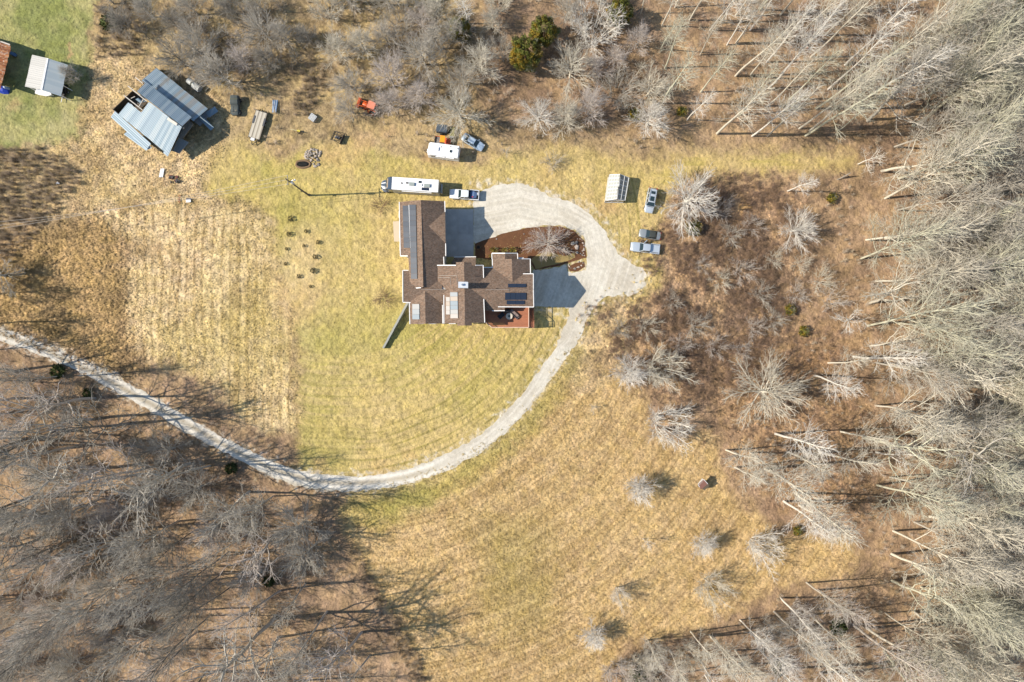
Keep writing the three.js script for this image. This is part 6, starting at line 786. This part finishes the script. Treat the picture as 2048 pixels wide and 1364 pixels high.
function ever(proto, name, px, py, s, w, label, cat, m, group) { const g = proto.parent ? proto.clone() : proto; g.name = numbered(name); g.position.copy(G(px, py)); g.rotation.y = tr() * 6.28; g.scale.set(s * w, s, s * w); if (m) g.children[1].material = m; scene.add(g); tag(g, label, cat, group); return g; }
ever(cedars[0], 'cedar_tree', 922, 76, .82, 1.1, 'yellow green cedar standing apart, the westernmost of the tall cedars', 'cedar'); ever(cedars[1], 'cedar_tree', 1086, 84, .95, 1.12, 'bright yellow topped cedar, the northern one of the close pair', 'cedar'); ever(cedars[0], 'cedar_tree', 1050, 128, 1.1, 1.15, 'largest green cedar with a brown patch, southern one of the close pair', 'cedar'); ever(cedars[1], 'cedar_tree', 1234, 46, .92, 1.05, 'upright green cedar at the top, easternmost of the tall cedars', 'cedar');
ever(small, 'evergreen_bush', 1577, 620, 1.0, 1.2, 'round bright green bush in the tan clearing', 'evergreen bush', leafMat); ever(small, 'evergreen_bush', 1604, 663, .95, 1.2, 'green bush in the clearing, just south of the round one', 'evergreen bush', leafMat);
for (const [x, y, s, l] of [[123, 742, 1.15, 'largest dark green bush beside the wooded drive'], [180, 786, .8, 'dim green bush in tree shade south of the drive'], [467, 935, .95, 'lone dark green bush south of the drive near the leaning sapling'], [1671, 1250, 1.3, 'green cedar half hidden among the southern stand'], [1556, 1328, 1.4, 'dark green cedar at the foot of the southern stand'], [1276, 1345, 1.5, 'dark green cedar among pale clumps at the bottom'], [1592, 1060, .8, 'dull green bush under the pale trunks by the hut meadow'], [1384, 458, 1.3, 'green bush at the foot of the tree by the silver car'], [1660, 398, .9, 'small green bush below the cross post'], [1268, 232, 1.1, 'dark green brush at the foot of the starburst tree'], [1362, 226, .9, 'green bush among the slender trunks'], [225, 50, 1.3, 'dull green bush in the thicket west of the grove'], [540, 1160, .9, 'small green bush on the southern leaf litter']]) ever(small, 'evergreen_bush', x, y, s, 1.25, l, 'evergreen bush', x < 600 || y > 1200 ? darkLeaf : leafMat);
for (const [x, y, s] of [[583, 438, .95], [613, 463, .7], [580, 469, .9], [637, 485, .75], [609, 492, .6], [574, 498, .6], [632, 514, .9], [572, 528, .6], [627, 542, .95], [599, 553, .75], [622, 573, .55]]) ever(tiny, 'young_shrub', x, y, s, 1.15, 'knee high dark shrub planted in loose rows on the lawn west of the house', 'shrub', tinyMat, 'young shrubs on the west lawn');
for (const [x, y, s, l] of [[990, 502, 1.3, 'yellowish shrub at the north gable, westernmost of three'], [1009, 502, 1.2, 'yellowish shrub at the north gable, middle of three'], [1026, 501, 1.35, 'yellowish shrub at the north gable, easternmost of three'], [982, 499, .6, 'small dark shrub in the mulch west of the three at the gable'], [981, 513, .8, 'yellow green shrub against the west side of the north gable']]) ever(tiny, 'garden_shrub', x, y, s, 1.1, l, 'shrub', leafMat);
// uncountable growth: dry grass, scrub, undergrowth
const gr = rngOf(31);
function tuftGeo(blades, h, spread, seed) { const r = rngOf(seed), p = []; for (let k = 0; k < blades; k++) { const a = r() * 6.28, l = h * (.6 + r() * .6), o = spread * (.3 + r()), x = Math.cos(a), z = Math.sin(a), w = .035 + r() * .03, bx = (r() - .5) * .16, bz = (r() - .5) * .16; p.push(bx + z * w, 0, bz - x * w, bx - z * w, 0, bz + x * w, bx + x * o, l, bz + z * o); } const g = new THREE.BufferGeometry(), n = []; for (let i = 0; i < p.length; i += 3) { const v = V(p[i] * .5, .5, p[i + 2] * .5).normalize(); n.push(v.x, v.y, v.z); } g.setAttribute('position', new THREE.Float32BufferAttribute(p, 3)); g.setAttribute('normal', new THREE.Float32BufferAttribute(n, 3)); return g; }
function twigGeo(n, h, spread, seed) { const r = rngOf(seed), tb = new TB(); for (let k = 0; k < n; k++) { const a = r() * 6.28, s = spread * r(), d = V(Math.cos(a) * s, 1, Math.sin(a) * s).normalize(), l = h * (.5 + r() * .6); tb.twig(V((r() - .5) * .3, -.05, (r() - .5) * .3), d, l, .016); for (let j = 0; j < 3; j++) { const t = .3 + r() * .5; tb.twig(d.clone().multiplyScalar(l * t), bend(d, .6 + r() * .3, r() * 6.28), l * .4, .012); } } return tb.geo(); }
function scatter(name, label, cat, geo, m, box, n, dens, size, col) {
  const T4 = [], cs = [], q = new THREE.Quaternion(), mm = new THREE.Matrix4();
  for (let k = 0; k < n; k++) { const px = mix(box[0], box[2], gr()), py = mix(box[1], box[3], gr()), d = dens(px, py); if (gr() > d) continue; const w = G(px, py), s = size[0] + (size[1] - size[0]) * gr(); q.setFromAxisAngle(UPV, gr() * 6.28); T4.push(mm.clone().compose(w, q, V(s, s * (.7 + gr() * .6), s))); cs.push(col(px, py, gr)); }
  const o = new THREE.InstancedMesh(geo, m, T4.length); T4.forEach((t, i) => { o.setMatrixAt(i, t); o.setColorAt(i, cs[i]); }); o.name = name; o.castShadow = o.receiveShadow = true; scene.add(o); tag(o, label, cat, null, 'stuff'); return o;
}
const strawMat = new THREE.MeshStandardMaterial({ color: 0xffffff, roughness: 1, side: THREE.DoubleSide }), tinted = (a, v) => (x, y, r) => { const k = 1 + (r() - .5) * v; return lin(a[0] * k, a[1] * k, a[2] * k * (1 + (r() - .5) * .15)); };
const own = (lo, hi) => (px, py, r) => { const w = G(px, py), c = groundColour(w.x, w.z), k = lo + (hi - lo) * r(); return lin(c[0] * k, c[1] * k, c[2] * k); };
const wiggle = (m, px, py) => at(m, px + (vn(px * .1, py * .1) - .5) * 14, py + (vn(px * .1 + 9, py * .1) - .5) * 14);
scatter('tall_grass', 'pale tall dry grass of the unmown field around the barn', 'grass', tuftGeo(5, .3, .34, 1), strawMat, [-40, 90, 610, 870], 170000, (x, y) => wiggle(Z.hay, x, y) * (vn(x * .06, y * .06) > .3 ? 1 : .45) * (y > 420 ? .15 + .75 * hash2(Math.floor((x + (vn(y * .02, x * .02) - .5) * 10) / 9), 4) : .95) * .9 + wiggle(Z.brightscrub, x, y) * .6, [.45, .95], own(.82, 1.4));
scatter('meadow_grass', 'golden dry meadow grass below the curve of the drive', 'grass', tuftGeo(6, .24, .34, 2), strawMat, [650, 700, 1760, 1400], 150000, (x, y) => clamp01(wiggle(Z.meadow, x, y) * .42 + wiggle(Z.brightscrub, x, y) * .7), [.6, 1.1], own(.8, 1.25));
scatter('brown_grass', 'brown dry weeds of the western field', 'weeds', tuftGeo(7, .4, .4, 3), strawMat, [-80, 400, 300, 760], 34000, (x, y) => wiggle(Z.brown, x, y) * .85, [.6, 1.15], own(.75, 1.4));
for (const [x, y, s] of [[1292, 652, 1.2], [1388, 650, 1.4], [1345, 604, 1], [1440, 560, 1.1], [1482, 540, 1.3], [1425, 692, 1.2], [1505, 655, 1.1], [1460, 470, 1.2], [1400, 530, .9], [1520, 590, 1.2], [1360, 690, 1.1], [1240, 660, 1], [1545, 520, 1], [1480, 700, 1.1], [1545, 640, 1.2], [1590, 590, 1.2], [1640, 560, 1.3], [1660, 600, 1.4], [1600, 530, 1], [1440, 420, 1.2], [1500, 450, 1.1]]) tree('bush', x, y, { s: s * 1.2, w: 1.15, tone: pick(['grey', 'pink', 'pale']), label: 'grey shrub', group: 'grey shrubs standing in the scrub' });
const scrubMat = bark([.27, .185, .125]);
scatter('scrub', 'dark reddish brown leafless scrub east of the parked cars', 'scrub', twigGeo(16, 1.0, .8, 4), scrubMat, [1150, 340, 1740, 960], 15000, (x, y) => clamp01(wiggle(Z.scrub, x, y) * (sstep(.25, .7, vn(x * .03, y * .03))) + wiggle(Z.redlitter, x, y) * .12), [.6, 1.5], tinted([1, 1, 1], .5));
scatter('scrub_grass', 'tan weeds standing between the leafless scrub', 'weeds', tuftGeo(7, .42, .42, 7), strawMat, [1150, 340, 1740, 1020], 42000, (x, y) => clamp01(wiggle(Z.scrub, x, y) * .55 + wiggle(Z.redlitter, x, y) * .5) * (1 - wiggle(Z.strip, x, y)), [.6, 1.2], own(.8, 1.7));
scatter('thicket', 'grey brown brambles and twigs along hedge lines and in the northwest thickets', 'thicket', twigGeo(15, 1.1, .8, 5), TONE.dark[1], [-60, 0, 900, 1380], 26000, (x, y) => inside([[-60, 300], [95, 296], [160, 345], [120, 420], [50, 500], [-60, 540]], x, y) ? .8 : inside([[188, 10], [300, 20], [285, 110], [200, 120]], x, y) ? .8 : inside([[588, 190], [612, 150], [650, 120], [650, 180], [625, 225], [590, 235]], x, y) ? .9 : inside([[135, 345], [175, 352], [95, 440], [20, 525], [-10, 512], [70, 430]], x, y) ? .9 : inside([[690, 1085], [716, 1090], [800, 1240], [866, 1364], [826, 1364], [770, 1250]], x, y) ? .75 : inside([[300, 0], [760, 0], [740, 200], [470, 160]], x, y) ? .12 : 0, [.7, 1.7], tinted([.95, .8, .65], .5));
scatter('undergrowth', 'low leafless undergrowth on the woodland leaf litter', 'undergrowth', twigGeo(13, 1.2, .7, 6), TONE.grey[1], [-60, -20, 2080, 1400], 26000, (x, y) => { const o = at(Z.hay, x, y) + at(Z.lawn, x, y) + at(Z.meadow, x, y) + at(Z.green, x, y) + at(Z.brown, x, y) + at(Z.gravelish, x, y) + at(Z.scrub, x, y) + at(Z.strip, x, y) + at(Z.verge, x, y); return o > .02 ? 0 : .32 * sstep(.3, .7, vn(x * .015, y * .015)); }, [.6, 1.6], tinted([1, .9, .8], .4));
scatter('lawn_tufts', 'short coarse grass tufts in the mown lawns', 'grass', tuftGeo(5, .1, .2, 8), strawMat, [0, -20, 1740, 1060], 38000, (x, y) => clamp01(wiggle(Z.lawn, x, y) + wiggle(Z.strip, x, y) + wiggle(Z.verge, x, y) * 1 + wiggle(Z.green, x, y)) * (at(Z.gravelish, x, y) > .1 ? 0 : 1) * .8, [.6, 1.2], own(.8, 1.22));
{ // say where each tree of a stand is rooted, from the nearest thing that is easy to find; one car length is five metres
  const marks = [['the easternmost tall cedar', 1234, 46], ['the starburst pale tree', 1292, 250], ['the pair of fallen logs', 1609, 87], ['the weathered cross post', 1684, 355], ['the whitest tree', 1580, 462], ['the round bright green bush', 1577, 620], ['the great round tree', 1517, 781], ['the tiny meadow hut', 1406, 966], ['the bright clump above the meadow bend', 1510, 1085], ['the tree with bright bent limbs', 1752, 905], ['the massive forked southeastern tree', 1783, 1108], ['the big grey forked tree', 548, 1236], ['the lone dark green bush', 467, 935], ['the largest bush by the drive', 123, 742], ['the close pair of bushy trees', 615, 1070], ['the old barn', 325, 222], ['the dark jeep', 474, 214], ['the orange tractor', 743, 217], ['the fan shaped tree', 921, 236], ['the paired tall cedars', 1068, 105], ['the westernmost tall cedar', 922, 76], ['the white shed', 98, 152], ['the stout slanting clump', 1414, 1166], ['the slanting silver sedan', 946, 286], ['the covered silver pickup', 1287, 497]];
  const num = ['under one', 'one', 'two', 'three', 'four', 'five', 'six', 'seven', 'eight', 'nine', 'ten', 'eleven', 'twelve', 'thirteen', 'fourteen'], dirs = ['east', 'southeast', 'south', 'southwest', 'west', 'northwest', 'north', 'northeast'], seen = {};
  const words = (o) => { const [x, y] = toPx(o.position.x, o.position.z); return marks.map(([n, mx, my]) => [Math.hypot(x - mx, y - my), n, Math.atan2(y - my, x - mx)]).sort((a, b) => a[0] - b[0]); };
  const kindWord = { bare_tree: 'rounded bare tree', sapling_clump: 'bare clump', slender_tree: 'slender bare tree', forest_tree: 'tall bare tree', crooked_tree: 'crooked bare tree', sapling: 'bare sapling', bare_shrub: 'grey shrub' };
  for (const o of scene.children) { if (!o.userData.group || !['tree', 'shrub'].includes(o.userData.category) || o.name.startsWith('young')) continue; const k = kindWord[o.name.replace(/_\d+$/, '')], c = words(o); let lab = null;
    for (let i = 0; i < 5 && !lab; i++) { const [d, n, a] = c[i], L = d / 50, w = Math.round(L), dir = dirs[((Math.round(a / (Math.PI / 4)) % 8) + 8) % 8], s = `${k} rooted ${num[Math.min(14, w)]} car length${w > 1 ? 's' : ''} ${dir} of ${n}`; if (!seen[s]) { seen[s] = 1; lab = s; } }
    if (lab) o.userData.label = lab; }
}
console.log('tree triangles', Math.round(trisUsed), 'things', scene.children.length);
renderer.render(scene, camera);
